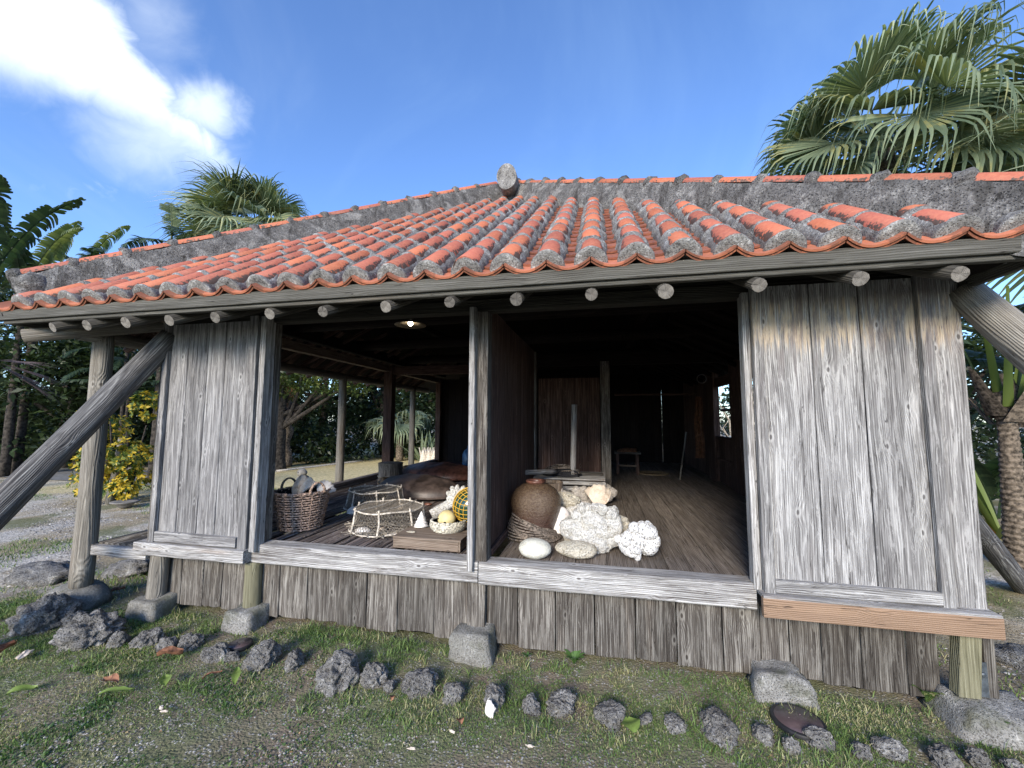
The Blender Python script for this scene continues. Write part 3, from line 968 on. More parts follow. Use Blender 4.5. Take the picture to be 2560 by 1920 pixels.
# --- eave boards, rafters
plank('fascia_board', ((X0 + X1) / 2, YE + 0.022, 2.565), 0.085, 0.035, X1 - X0 - 0.02, 'x', 'wood_eave', house)
plank('fascia_board', ((X0 + X1) / 2, YE + 0.050, 2.508), 0.028, 0.045, X1 - X0 - 0.06, 'x', 'wood_eave', house)
for X in (X0 + 0.03, X1 - 0.03):
    plank('fascia_board', (X, (YE + YB) / 2, 2.552), 0.105, 0.035, YB - YE - 0.1, 'y', 'wood_eave', house)
plank('fascia_board', ((X0 + X1) / 2, YB - 0.04, 2.552), 0.105, 0.035, X1 - X0 - 0.1, 'x', 'wood_eave', house)
for i, x in enumerate((-4.36, -3.98, -3.59, -3.18, -2.76, -2.30, -1.85, -1.38, -0.93, -0.50, -0.04, 0.38, 0.86, 1.34, 1.77)):
    y0 = 2.41 + R.uniform(-0.012, 0.02)
    zz = 2.437 + R.uniform(-0.008, 0.006)
    sk = 0.0 if i else 0.25
    log('rafter', (x, y0, zz), (x + sk, y0 + 2.0, zz + 0.93), 0.040 + R.uniform(-.004, .004), 0.048, 'wood_eave_shade', house, 12, 0.05, 6)
log('corner_rafter', (X0 + 0.14, 2.50, 2.40), (-3.6, 3.9, 2.86), 0.060, 0.06, 'wood_log', house, 12, 0.06, 6)
for i in range(15):                                                 # rafters of the left and right eaves
    y = 3.35 + i * 0.46
    log('side_rafter', (X0 + 0.05, y, 2.42), (X0 + 1.55, y, 3.13), 0.036, 0.04, 'wood_partition', house, 8, 0.05, 3)
    log('side_rafter', (X1 - 0.05, y, 2.42), (X1 - 1.3, y, 3.03), 0.036, 0.04, 'wood_dark', house, 8, 0.05, 3)
# lath boards between rafters, seen from inside against the light
for i in range(26):
    y = 3.3 + i * 0.27
    plank('lath_board', (X0 + 0.55, y, 2.78), 0.12, 0.015, 1.05, ((0, 1, 0), (sin(SLOPE), 0, -cos(SLOPE)), (cos(SLOPE), 0, sin(SLOPE))), 'wood_partition', house)

# --- front wall: lintel, sills, posts
plank('lintel_beam', (-0.92, 3.085, 2.595), 0.095, 0.11, 6.15, 'x', 'wood_eave_shade', house)
plank('lintel_beam', (-0.92, 3.13, 2.70), 0.11, 0.13, 6.5, 'x', 'wood_eave_shade', house)
plank('sill_beam', (-1.90, 3.075, 0.565), 0.155, 0.15, 1.99, 'x', 'wood_sill', house, wob=0.002, ch=0.008)
plank('sill_beam', (0.035, 3.075, 0.562), 0.160, 0.15, 1.865, 'x', 'wood_sill', house, wob=0.002, ch=0.008)
plank('center_trim', (-0.955, 2.985, 1.575), 0.046, 0.055, 1.98, 'z', 'wood_sill', house, wob=0.002)
plank('center_post', (-0.895, 3.08, 1.58), 0.100, 0.12, 1.92, 'z', 'wood_skirt', house, wob=0.003)
plank('post_foot', (-0.93, 3.105, 0.31), 0.135, 0.11, 0.40, 'z', 'wood_skirt', house, wob=0.004, rag=0.01)
# jambs beside the left opening
plank('jamb_post', (-2.845, 3.00, 1.59), 0.055, 0.11, 1.99, 'z', 'wood_sill', house)
plank('jamb_post', (-2.862, 3.10, 1.60), 0.06, 0.10, 1.90, 'z', 'wood_skirt', house)
# left storage box of shutters
for (xa, xb) in ((-3.872, -3.68), (-3.68, -3.46), (-3.46, -3.27), (-3.27, -3.005)):
    plank('panel_board', ((xa + xb) / 2, 2.995 + R.uniform(-.003, .003), 1.60), xb - xa - 0.005, 0.022, 1.92, 'z', 'wood_silver_plain', house, wob=0.001)
plank('panel_stile', (-3.905, 2.975, 1.60), 0.055, 0.05, 1.99, 'z', 'wood_silver_plain', house)
plank('panel_stile', (-2.958, 2.980, 1.60), 0.085, 0.05, 1.99, 'z', 'wood_silver_plain', house)
plank('panel_rail', (-3.44, 2.972, 0.655), 0.085, 0.045, 0.86, 'x', 'wood_silver_plain', house)
plank('end_stile', (-3.985, 3.03, 1.60), 0.045, 0.07, 1.99, 'z', 'wood_skirt', house)
plank('tray_beam', (-3.475, 2.985, 0.552), 0.105, 0.13, 1.16, 'x', 'wood_sill', house, ch=0.006)
# side of the left box
for i in range(2):
    plank('side_board', (-4.005, 3.15 + i * 0.19, 1.6), 0.185, 0.02, 1.95, 'zs', 'wood_skirt', house)
# right storage box
xr = (1.062, 1.355, 1.635, 1.935)
for a, b in zip(xr[:-1], xr[1:]):
    plank('panel_board', ((a + b) / 2, 2.985 + R.uniform(-.003, .003), 1.62), b - a - 0.006, 0.022, 1.95, 'z', 'wood_silver', house, wob=0.0015, ch=0.006)
plank('panel_stile', (1.030, 2.965, 1.605), 0.062, 0.05, 2.02, 'z', 'wood_silver', house)
plank('panel_stile', (1.968, 2.965, 1.600), 0.066, 0.05, 2.05, 'z', 'wood_silver', house)
plank('panel_rail', (1.497, 2.962, 0.660), 0.075, 0.045, 0.872, 'x', 'wood_silver', house)
plank('jamb_post', (0.975, 3.03, 1.59), 0.045, 0.09, 1.95, 'z', 'wood_sill', house)
plank('corner_post', (2.085, 3.01, 1.60), 0.165, 0.08, 1.99, 'z', 'wood_silver', house, wob=0.002)
plank('tray_board', (1.57, 2.985, 0.608), 0.20, 0.02, 1.20, 'xf', 'wood_sill', house)
fb = plank('new_beam', (1.568, 2.900, 0.548), 0.115, 0.035, 1.205, 'x', 'wood_fresh', house, ch=0.003)
fb['label'] = 'fresh tan board, newer than the grey timber'
plank('tray_board', (1.57, 3.00, 0.545), 0.09, 0.12, 1.15, 'x', 'wood_skirt', house)

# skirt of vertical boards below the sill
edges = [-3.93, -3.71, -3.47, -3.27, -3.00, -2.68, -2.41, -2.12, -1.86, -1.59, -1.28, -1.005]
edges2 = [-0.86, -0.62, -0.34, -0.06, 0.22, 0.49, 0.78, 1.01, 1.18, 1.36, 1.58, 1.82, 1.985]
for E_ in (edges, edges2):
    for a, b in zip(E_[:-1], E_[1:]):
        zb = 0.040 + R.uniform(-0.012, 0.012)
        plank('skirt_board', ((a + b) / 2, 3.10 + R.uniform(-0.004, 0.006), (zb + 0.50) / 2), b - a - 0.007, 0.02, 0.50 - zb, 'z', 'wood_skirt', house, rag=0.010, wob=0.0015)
log('foundation_post', (-3.90, 3.03, 0.09), (-3.88, 3.03, 0.50), 0.075, 0.07, 'wood_log', house)
log('foundation_post', (-2.905, 3.05, 0.09), (-2.905, 3.05, 0.49), 0.068, 0.066, 'wood_olive', house)
plank('foundation_post', (2.055, 3.00, 0.31), 0.105, 0.08, 0.37, 'z', 'wood_olive', house, skew=0.03)
plank('foundation_post', (2.185, 3.05, 0.30), 0.055, 0.08, 0.40, 'z', 'wood_skirt', house)
plank('foundation_block', (2.135, 3.07, 0.36), 0.06, 0.05, 0.22, 'z', 'wood_fresh', house)
mp = plank('metal_plate', (2.130, 3.00, 0.215), 0.055, 0.008, 0.19, 'z', 'iron', house)
bl = lathe('bolt', [(0.014, 0), (0.014, 0.006), (0.009, 0.010)], 'iron', mp, 12); bl.rotation_euler = (pi / 2, 0, 0); bl.location = (0, -0.005, 0.03)

# posts of the left veranda and the diagonal braces
for (y, lean) in ((2.95, 0.0), (6.70, 0.0), (9.60, 0.0)):
    log('veranda_post', (-4.665 + lean, y, 0.10 if y > 3 else 0.17), (-4.66, y, 2.50), 0.085 if y < 3 else 0.075, 0.078 if y < 3 else 0.068, 'wood_log', house, 18, 0.025, 14, bend=0.008)
log('eave_beam', (-4.66, 2.75, 2.47), (-4.66, 10.5, 2.47), 0.065, 0.065, 'wood_log', house, 12, 0.04, 20)
log('brace_log', (-3.93, 3.02, 2.46), (-4.65, 1.60, -0.02), 0.092, 0.108, 'wood_log_dark', house, 20, 0.05, 24, bend=0.01)
log('brace_log', (2.205, 2.99, 2.49), (2.62, 2.16, 1.03), 0.094, 0.104, 'wood_log', house, 20, 0.04, 20)
log('brace_log', (2.62, 2.16, 1.03), (2.90, 1.60, 0.03), 0.104, 0.108, 'wood_log', house, 20, 0.04, 12)
log('brace_log', (2.20, 3.52, 1.50), (4.22, 5.32, -0.03), 0.078, 0.085, 'wood_log_dark', house, 16, 0.04, 16)

# veranda ledge on the left, built of rails and poles
plank('ledge_beam', (-4.27, 2.975, 0.49), 0.085, 0.06, 0.66, 'x', 'wood_sill', house, wob=0.004)
plank('ledge_beam', (-4.60, 5.6, 0.50), 0.08, 0.06, 5.3, 'y', 'wood_skirt', house)
for i in range(8):
    log('ledge_pole', (-4.55 + i * 0.068, 3.0, 0.53 + R.uniform(-.004, .004)), (-4.55 + i * 0.068 + R.uniform(-.01, .01), 8.6, 0.53), 0.026 + R.uniform(-.004, .003), 0.024, 'wood_skirt', house, 8, 0.05, 8)

# left-hand side of the room
plank('side_sill', (-4.02, 6.4, 0.655), 0.09, 0.12, 6.6, 'y', 'wood_slat', house)
plank('side_lintel', (-4.00, 6.5, 2.66), 0.12, 0.10, 7.0, 'y', 'wood_box', house)
plank('side_lintel', (-4.00, 6.5, 2.86), 0.16, 0.12, 7.0, 'y', 'wood_dark', house)
plank('main_post', (-3.98, 7.20, 1.66), 0.17, 0.16, 2.1, 'z', 'wood_partition', house)
plank('main_post', (-3.98, 9.66, 1.66), 0.12, 0.12, 2.1, 'z', 'wood_partition', house)
for i in range(7):
    plank('side_wall_board', (-3.98, 9.83 + i * 0.2, 1.65), 0.195, 0.02, 2.1, 'zs', 'wood_partition', house)
for i in range(5):
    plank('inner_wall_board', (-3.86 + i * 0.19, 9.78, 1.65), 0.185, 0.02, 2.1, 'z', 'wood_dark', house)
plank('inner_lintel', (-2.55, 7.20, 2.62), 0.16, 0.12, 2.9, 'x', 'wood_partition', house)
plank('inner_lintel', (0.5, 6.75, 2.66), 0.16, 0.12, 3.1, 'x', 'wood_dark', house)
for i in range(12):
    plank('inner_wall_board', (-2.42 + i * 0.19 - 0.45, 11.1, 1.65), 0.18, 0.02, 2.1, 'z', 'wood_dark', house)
# long cross beams under the roof
for y in (4.6, 6.1, 7.8, 9.4):
    log('tie_beam', (-4.1, y, 2.92), (2.1, y, 2.95), 0.085, 0.08, 'wood_dark', house, 10, 0.05, 10)
log('purlin', (-2.7, 3.3, 3.05), (-2.7, 10.5, 3.25), 0.06, 0.06, 'wood_dark', house, 8, 0.05, 6)
log('purlin', (0.6, 3.3, 3.05), (0.6, 10.5, 3.25), 0.06, 0.06, 'wood_dark', house, 8, 0.05, 6)

# floor of the left room: loose rows of bamboo-like poles laid from front to back
x = -3.94; q = 0
while x < -0.98:
    r = R.uniform(0.013, 0.022)
    z = FL - 0.02 + R.uniform(-0.006, 0.007)
    if R.random() > 0.05:
        y0 = 3.155 + abs(R.gauss(0, 0.02)); cut = R.random()
        tilt = R.uniform(-0.02, 0.02)
        plank('floor_pole', (x, (y0 + 7.1) / 2, z), r * 1.9, r * 1.3, 7.1 - y0, ((cos(tilt), -sin(tilt) * 0, sin(tilt)), (-sin(tilt), 0, cos(tilt)), (0, 1, 0)), 'wood_slat', house, ch=r * 0.5, wob=0.006, skew=R.uniform(-0.05, 0.05))
    x += r * 2.0 + R.uniform(0.001, 0.010); q += 1
for y in (3.5, 4.3, 5.1, 5.9, 6.7):
    log('floor_joist', (-4.0, y, 0.53), (-0.95, y, 0.53), 0.05, 0.05, 'wood_dark', house, 8)
for i in range(16):                                                 # planked floor farther back
    plank('back_floor_board', (-3.88 + i * 0.19, 9.0, FL), 0.186, 0.025, 3.6, 'yf', 'wood_partition', house)
# floor of the right room
x = -0.80; q = 0
while x < 2.05:
    w = R.choice((0.17, 0.20, 0.235))
    plank('floor_board', (x + w / 2, 7.1, FL - 0.012 + R.uniform(-.0015, .0015)), w - 0.004, 0.026, 7.95, 'yf', 'wood_floor', house, wob=0.001)
    x += w
# partition between the rooms
y = 3.17
for w in (0.30, 0.26, 0.31, 0.24, 0.28, 0.30, 0.27, 0.29):
    plank('partition_board', (-0.885 + R.uniform(-.004, .004), y + w / 2, 1.62), w - 0.004, 0.03, 2.0, 'zs', 'wood_partition', house, wob=0.001)
    y += w
plank('partition_rail', (-0.852, 3.9, 0.665), 0.05, 0.03, 1.45, 'y', 'wood_partition', house)
plank('inner_post', (-0.90, 5.50, 1.62), 0.10, 0.10, 2.0, 'z', 'wood_skirt', house, wob=0.004)
plank('inner_post', (-1.02, 6.35, 1.62), 0.07, 0.08, 2.0, 'z', 'wood_partition', house)
plank('inner_post', (0.08, 6.62, 1.62), 0.145, 0.14, 2.0, 'z', 'wood_skirt', house, wob=0.004)
for i in range(5):
    a = -1.0 + i * 0.20
    plank('back_wall_board', (a + 0.10, 6.72, 1.50), 0.196, 0.02, 1.75, 'z', 'wood_partition', house)
# far wall of the right room
for i in range(16):
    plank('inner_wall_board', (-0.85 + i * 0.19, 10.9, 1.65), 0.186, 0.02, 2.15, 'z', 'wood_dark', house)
plank('shelf_rail', (1.1, 8.9, 2.22), 0.04, 0.03, 1.6, 'x', 'wood_partition', house)
# right wall: boards below, an open window band with posts above
WZ = 1.37
y = 3.2
while y < 10.8:
    w = R.uniform(0.24, 0.30)
    if not (5.75 <= y < 8.0):
        plank('right_wall_board', (2.06, y + w / 2, 1.62), w - 0.004, 0.022, 2.0, 'zs', 'wood_partition', house)
    else:
        plank('right_wall_board', (2.06, y + w / 2, (FL + WZ) / 2), w - 0.004, 0.022, WZ - FL, 'zs', 'wood_partition', house)
    y += w
plank('window_sill', (2.05, 6.95, WZ + 0.02), 0.05, 0.09, 2.5, 'y', 'wood_partition', house)
plank('window_head', (2.05, 6.95, 2.36), 0.16, 0.08, 2.5, 'y', 'wood_partition', house)
plank('wall_rail', (2.03, 6.9, 1.02), 0.035, 0.02, 3.2, 'y', 'wood_partition', house)
for yy, w in ((8.12, 0.46), (6.84, 0.20), (6.62, 0.22), (6.36, 0.26)):
    plank('window_post', (2.03, yy, 1.60), w, 0.10, 2.0, 'zs', 'wood_partition', house, wob=0.003)
log('window_bar', (2.25, 6.4, 1.86), (2.25, 8.4, 1.88), 0.03, 0.03, 'wood_log', house)
# back wall of the whole house
for i in range(20):
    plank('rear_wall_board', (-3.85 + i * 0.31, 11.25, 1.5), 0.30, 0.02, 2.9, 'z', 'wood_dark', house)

# --- foundation stones (the house stands on them)


def stone_block(label, c, w, d, h, mat, seed, taper=0.85, rnd=0.02, group='foundation stones under the posts'):
    bm = bmesh.new(); bmesh.ops.create_cube(bm, size=1)
    bmesh.ops.subdivide_edges(bm, edges=bm.edges[:], cuts=5, use_grid_fill=True)
    for v in bm.verts:
        f = v.co.z + 0.5; s = 1 + (taper - 1) * f
        p = Vector((v.co.x * w * s, v.co.y * d * s, f * h))
        e = (abs(v.co.x) * 2) ** 6 + (abs(v.co.y) * 2) ** 6 + (abs(v.co.z) * 2) ** 6
        k_ = max(0, e - 1) * 0.022
        p -= Vector((v.co.x * w, v.co.y * d, v.co.z * h)) * k_
        n = mnoise.fractal(p * 7 + Vector((seed, seed * 2, 0)), 1.0, 2.0, 3)
        p += Vector((v.co.x, v.co.y, v.co.z)) * n * rnd * 2
        v.co = p
    me = bpy.data.meshes.new('foundation_stone'); bm.to_mesh(me); bm.free()
    me.polygons.foreach_set('use_smooth', [True] * len(me.polygons)); me.materials.append(MATS[mat])
    o = link(bpy.data.objects.new('foundation_stone', me)); o.location = (c[0], c[1], -0.05)
    return tag(o, label, 'foundation stone', group)


stone_block('neat grey square-cut footing block under the round post at the left end of the boards', (-3.88, 3.00), 0.31, 0.26, 0.175, 'plinth_smooth', 3, 0.86, 0.02)
stone_block('rough pale grey footing block under the olive post below the left shutter box', (-2.90, 3.00), 0.27, 0.24, 0.175, 'plinth_rough', 8, 0.88, 0.02)
stone_block('grey wedge-shaped footing block under the centre post', (-0.935, 3.02), 0.34, 0.27, 0.215, 'plinth_smooth', 5, 0.78, 0.025)
stone_block('pale jagged footing stone pressed against the skirt boards below the tan beam', (1.08, 3.02), 0.35, 0.27, 0.19, 'plinth_rough', 12, 0.80, 0.035)
stone_block('large broad pale boulder footing under the short olive post at the right corner', (2.14, 2.98), 0.50, 0.38, 0.165, 'plinth_rough', 15, 0.70, 0.03)
fs = blob('foundation_stone', (0.27, 0.22, 0.17), 21, 'plinth_smooth', sub=3, amp=0.10, freq=0.8, flat=-0.05)
fs.location = (-4.72, 2.96, 0.03)
tag(fs, 'rounded grey boulder footing under the round veranda post', 'foundation stone', 'foundation stones under the posts')
#@@PART2
# ================================================================== THINGS IN THE HOUSE
def place(o, c, rot=(0, 0, 0), sc=None):
    o.location = c; o.rotation_euler = rot
    if sc:
        o.scale = sc
    return o


# --- hanging lamp
lp = PY(1026, 812, 4.0)
t = thing('hanging_lamp', 'wide flat straw-coloured lampshade with a lit bulb hanging below the ceiling', 'lamp', lp)
lathe('lamp_shade', [(0.035, 0.045), (0.09, 0.030), (0.165, 0.0), (0.168, -0.006), (0.09, 0.020), (0.02, 0.036)], 'lamp_shade', t, 32, cap=False)
lathe('bulb', [(0.004, 0.045), (0.020, 0.035), (0.026, 0.012), (0.018, -0.006), (0.003, -0.012)], 'lamp_bulb', t, 16)
V, F = [], []; tube_geo(V, F, [(0, 0, 0.04), (0, 0, 0.5)], 0.004, 5); mk('cord', V, F, 'black_hole', t)


# --- woven containers
def wicker(parent, r0, r1, h, rows, stakes, mat, thick=0.008, wave=0.006, belly=0.0, rim=0.012, name='weave'):
    V, F = [], []
    for i in range(rows):
        f = (i + 0.5) / rows
        r = r0 + (r1 - r0) * f + belly * sin(f * pi); n = stakes * 2
        pts = []
        for j in range(n):
            a = 2 * pi * j / n
            pts.append((cos(a) * (r + wave * (1 if (j + i) % 2 else -1)), sin(a) * (r + wave * (1 if (j + i) % 2 else -1)), f * h + R.uniform(-.001, .001)))
        tube_geo(V, F, pts, thick * R.uniform(0.85, 1.1), 4, closed=True)
    mk(name, V, F, mat, parent, smooth=True)
    V, F = [], []
    for j in range(stakes):
        a = 2 * pi * (j + 0.5) / stakes
        tube_geo(V, F, [(cos(a) * (r0 + (r1 - r0) * f + belly * sin(f * pi)), sin(a) * (r0 + (r1 - r0) * f + belly * sin(f * pi)), f * h) for f in (0, .25, .5, .75, 1)], thick * 0.6, 4)
    mk('stakes', V, F, mat, parent)
    V, F = [], []
    for ph in (0, pi, pi * 0.5):
        pts = []
        for j in range(96):
            a = 2 * pi * j / 96; q = a * 16 + ph
            pts.append((cos(a) * (r1 + 0.008 * cos(q)), sin(a) * (r1 + 0.008 * cos(q)), h + 0.008 * sin(q)))
        tube_geo(V, F, pts, rim * 0.62, 5, closed=True)
    mk('rim', V, F, mat, parent, smooth=True)
    lathe('dark_inside', [(0.01, 0.012), (r0 - 0.012, 0.012), (r0 + (r1 - r0) * .5 + belly - 0.014, h * .5), (r1 - 0.014, h)], 'black_hole', parent, 24, cap=False)  # black sheet behind the weave, standing for the shade inside


bk = thing('wicker_basket', 'tall tapered brown wicker basket holding broken shells beside the left jamb', 'basket', (-2.93, 3.62, FL))
wicker(bk, 0.185, 0.255, 0.36, 15, 18, 'wicker_brown', 0.0105, 0.010)
for a in (2.75, -0.35):
    V, F = [], []
    for o_ in (0, 1, 2):
        pts = [(cos(a) * 0.26 + sin(a) * 0.075 * cos(u) * -1 + 0.006 * cos(u * 9 + o_ * 2), sin(a) * 0.26 + cos(a) * 0.075 * cos(u) + 0.006 * sin(u * 9 + o_ * 2), 0.36 + 0.10 * sin(u)) for u in [pi * i / 26 for i in range(27)]]
        tube_geo(V, F, pts, 0.008, 5)
    mk('handle', V, F, 'rope_brown' if a > 1 else 'wicker_brown', bk, smooth=True)


def curled_shell(name, w, h, d, mat, seed, parent=None):
    """half-open clam or conch fragment: a curved sheet with thickness and a ruffled rim"""
    V, F = [], []
    nx_, ny_ = 18, 12
    for side_ in (0, 1):
        for i in range(nx_ + 1):
            u = i / nx_ * 2 - 1
            for j in range(ny_ + 1):
                v = j / ny_
                rr = 0.92 + 0.10 * mnoise.noise(Vector((u * 4 + seed, v * 2, 0))) + 0.05 * sin(u * 16) * v
                x = u * w / 2 * (0.35 + 0.65 * v ** 0.6)
                z = h * v * rr * (1 - 0.25 * u * u)
                y = d * (1 - (1 - v) ** 2) * 0.2 + d * (u * u) * 0.7 * v - d * 0.4 * sin(v * pi)
                y += 0.006 * sin(u * 22) * (v ** 0.5) + (0.008 if side_ else 0)
                V.append((x, y, z))
    b2 = (nx_ + 1) * (ny_ + 1)
    for i in range(nx_):
        for j in range(ny_):
            q = i * (ny_ + 1) + j
            F.append((q, q + ny_ + 1, q + ny_ + 2, q + 1)); F.append((b2 + q + 1, b2 + q + ny_ + 2, b2 + q + ny_ + 1, b2 + q))
    for i in range(nx_):
        q = i * (ny_ + 1) + ny_
        F.append((q, q + ny_ + 1, b2 + q + ny_ + 1, b2 + q))
    for j in range(ny_):
        for q in (j, nx_ * (ny_ + 1) + j):
            F.append((q, q + 1, b2 + q + 1, b2 + q))
    return mk(name, V, F, mat, parent, smooth=True)


s = place(curled_shell('shell_piece', 0.27, 0.22, 0.10, 'shell_tan', 2), (-2.95, 3.56, FL + 0.32), (-0.25, 0.1, -0.25))
tag(s, 'large jagged tan shell fragment sticking out of the wicker basket', 'shell')
s = place(curled_shell('shell_piece', 0.19, 0.15, 0.08, 'shell_white', 7), (-2.77, 3.68, FL + 0.33), (-0.4, 0.55, 0.2))
tag(s, 'smaller white shell fragment at the right rim of the wicker basket', 'shell')


# --- two stick-and-net traps
def trap(label, c, r, rt, h, seed, group='round net traps on the pole floor'):
    rr = random.Random(seed)
    t = thing('fish_trap', label, 'fish trap', (c[0], c[1], FL - 0.005), group)
    for zz, rad, nm in ((h, rt, 'top_hoop'), (0.015, r, 'bottom_hoop')):
        V, F = [], []
        pts = [(cos(2 * pi * i / 40) * rad * (1 + 0.035 * sin(3 * 2 * pi * i / 40 + seed)), sin(2 * pi * i / 40) * rad, zz + 0.006 * sin(5 * pi * i / 20)) for i in range(40)]
        tube_geo(V, F, pts, [0.009 * rr.uniform(0.8, 1.2) for _ in pts], 6, closed=True)
        mk(nm, V, F, 'stick_pale', t, smooth=True)
    for i in range(7):
        a = 2 * pi * i / 7 + 0.35 + seed
        V, F = [], []
        tube_geo(V, F, [(cos(a) * r * 1.0, sin(a) * r * 1.0, 0), (cos(a + .03) * (r + rt) / 2, sin(a + .03) * (r + rt) / 2, h / 2), (cos(a) * rt, sin(a) * rt, h + 0.03)], 0.009, 6)
        mk('upright', V, F, 'stick_pale', t)
    for k_ in (-0.35, 0.3):
        V, F = [], []
        e = sqrt(1 - k_ * k_) * rt
        tube_geo(V, F, [(k_ * rt - 0.05, -e, h + .01), (k_ * rt, 0, h), (k_ * rt + 0.05, e, h + .01)], 0.006, 5)
        mk('cross_stick', V, F, 'stick_pale', t)
    V, F = [], []                                                   # netting: side wall and floor
    for sgn in (1, -1):
        for i in range(64):
            a0 = 2 * pi * i / 64
            pts = [(cos(a0 + sgn * 0.45 * f) * (r + (rt - r) * f) * (0.97 - 0.03 * sin(f * pi)), sin(a0 + sgn * 0.45 * f) * (r + (rt - r) * f) * (0.97 - 0.03 * sin(f * pi)), h * f) for f in (0, .33, .66, 1)]
            tube_geo(V, F, pts, 0.0022, 3)
    for k_ in range(-17, 18):
        u = k_ / 18; e = sqrt(max(0, 1 - u * u)) * rt * 0.97
        sag = -0.05
        for ax_ in (0, 1):
            pts = []
            for q in range(7):
                w = q / 3 - 1
                x, y = (u * rt * .97, w * e) if ax_ else (w * e, u * rt * .97)
                pts.append((x, y, h + sag * (1 - (x * x + y * y) / (rt * rt))))
            tube_geo(V, F, pts, 0.0020, 3)
    n = mk('netting', V, F, 'net_grey', t); n['kind'] = 'stuff'
    V, F = [], []                                                   # slack netting bunched on the floor
    for i in range(60):
        a = rr.uniform(0, 2 * pi); rad = r * sqrt(rr.random()) * 0.95
        x, y = cos(a) * rad, sin(a) * rad; d = rr.uniform(0, pi)
        pts = [(x + cos(d) * q * 0.05 + rr.uniform(-.015, .015), y + sin(d) * q * 0.05 + rr.uniform(-.015, .015), 0.015 + rr.uniform(0, 0.02)) for q in range(-3, 4)]
        tube_geo(V, F, pts, rr.uniform(0.003, 0.006), 4)
    n = mk('slack_net', V, F, 'net_grey', t); n['kind'] = 'stuff'
    return t


trap('nearer of two round stick-framed net traps, white shell lying inside', (-2.09, 3.83), 0.37, 0.33, 0.205, 1)
trap('farther of two round stick-framed net traps, behind the first one', (-2.72, 4.66), 0.36, 0.31, 0.215, 4)


def shell_lump(label, p, size, mat, seed, rot=0, amp=0.22):
    o = blob('shell', size, seed, mat, sub=3, amp=amp, ridged=0.06, flat=-size[2] * 0.45)
    o.location = (p[0], p[1], p[2] + size[2] * 0.42); o.rotation_euler.z = rot
    return tag(o, label, 'shell')


def coneshell(name, r, h, mat, turns=5):
    V, F = [], []; rows = 60; seg = 30
    for i in range(rows + 1):
        f = i / rows
        for j in range(seg):
            a = 2 * pi * j / seg
            ph = (f * turns + a / (2 * pi)) % 1.0
            rr = r * (1 - f) ** 0.92 * (0.74 + 0.34 * (1 - ph) ** 0.8 * min(1, ph * 9 + .2)) + 0.002
            rr *= 1 + 0.05 * sin(a * 9 + f * 20) * (ph > 0.4)
            V.append((cos(a) * rr, sin(a) * rr, f * h))
    for i in range(rows):
        for j in range(seg):
            F.append((i * seg + j, i * seg + (j + 1) % seg, (i + 1) * seg + (j + 1) % seg, (i + 1) * seg + j))
    F.append(tuple(reversed(range(seg))))
    return mk(name, V, F, mat, None, smooth=True)


shell_lump('white ruffled shell lying inside the nearer net trap', PZ(907, 1332, FL), (0.075, 0.05, 0.038), 'shell_white', 3, 0.3)
shell_lump('small tan shell inside the nearer net trap, towards its back', PZ(955, 1325, FL), (0.028, 0.024, 0.018), 'shell_tan', 5)
shell_lump('pale squarish shell on the pole floor beside the farther net trap', PZ(882, 1284, FL), (0.060, 0.045, 0.055), 'shell_white', 9, 0.2)
s = place(coneshell('shell', 0.055, 0.10, 'shell_tan', 3), PZ(1005, 1275, FL), (0.5, 0.3, 0)); s.location.z += 0.01
tag(s, 'small pale pointed shell in the shade between the two net traps', 'shell')

# --- low wooden box
BX = thing('wooden_box', 'low brown plank box lying on its side by the centre post, woven bowl on top', 'box', (-1.42, 3.40, FL))
plank('box_top', (0, 0, 0.088), 0.34, 0.018, 0.60, 'xf', 'wood_box', BX)
plank('box_front', (-0.01, -0.155, 0.040), 0.078, 0.018, 0.575, 'x', 'wood_box', BX)
plank('box_back', (0, 0.155, 0.040), 0.078, 0.018, 0.575, 'x', 'wood_box', BX)
plank('box_end', (0.286, 0, 0.040), 0.078, 0.016, 0.32, 'y', 'wood_box', BX)
plank('box_end', (-0.286, 0, 0.040), 0.078, 0.016, 0.29, 'y', 'wood_box', BX)
BT = FL + 0.097
cs_ = place(coneshell('shell', 0.068, 0.135, 'shell_white'), PZ(1053, 1318, BT), (-0.10, 0.0, 0.4)); cs_.location.z = BT + 0.005
tag(cs_, 'white spiral top shell standing on the low box beside the woven bowl', 'shell')
o = blob('shell', (0.045, 0.014, 0.008), 4, 'coral_cream', sub=2, amp=0.2); o.location = PZ(1028, 1331, BT); o.location.z += 0.005
tag(o, 'thin cream sliver of shell on the left part of the low box', 'shell')
bw = thing('woven_bowl', 'shallow grey woven bowl on the low box with a yellow float in it', 'bowl', PZ(1121, 1325, BT))
wicker(bw, 0.120, 0.150, 0.085, 9, 22, 'wicker_grey', 0.006, 0.004, belly=0.022, rim=0.009)
fy = thing('yellow_float', 'dull yellow ball float with a dark hole resting in the woven bowl', 'float', Vector(bw.location) + Vector((-0.015, -0.005, 0.095)))
blob('ball', (0.080, 0.080, 0.078), 3, 'float_yellow', fy, sub=3, amp=0.01)
hb = blob('hole', (0.012, 0.006, 0.008), 3, 'black_hole', fy, sub=2, amp=0.1); hb.location = (0.012, -0.078, -0.012)
hb = blob('hole', (0.007, 0.005, 0.005), 3, 'black_hole', fy, sub=2, amp=0.1); hb.location = (-0.055, -0.058, 0.014)


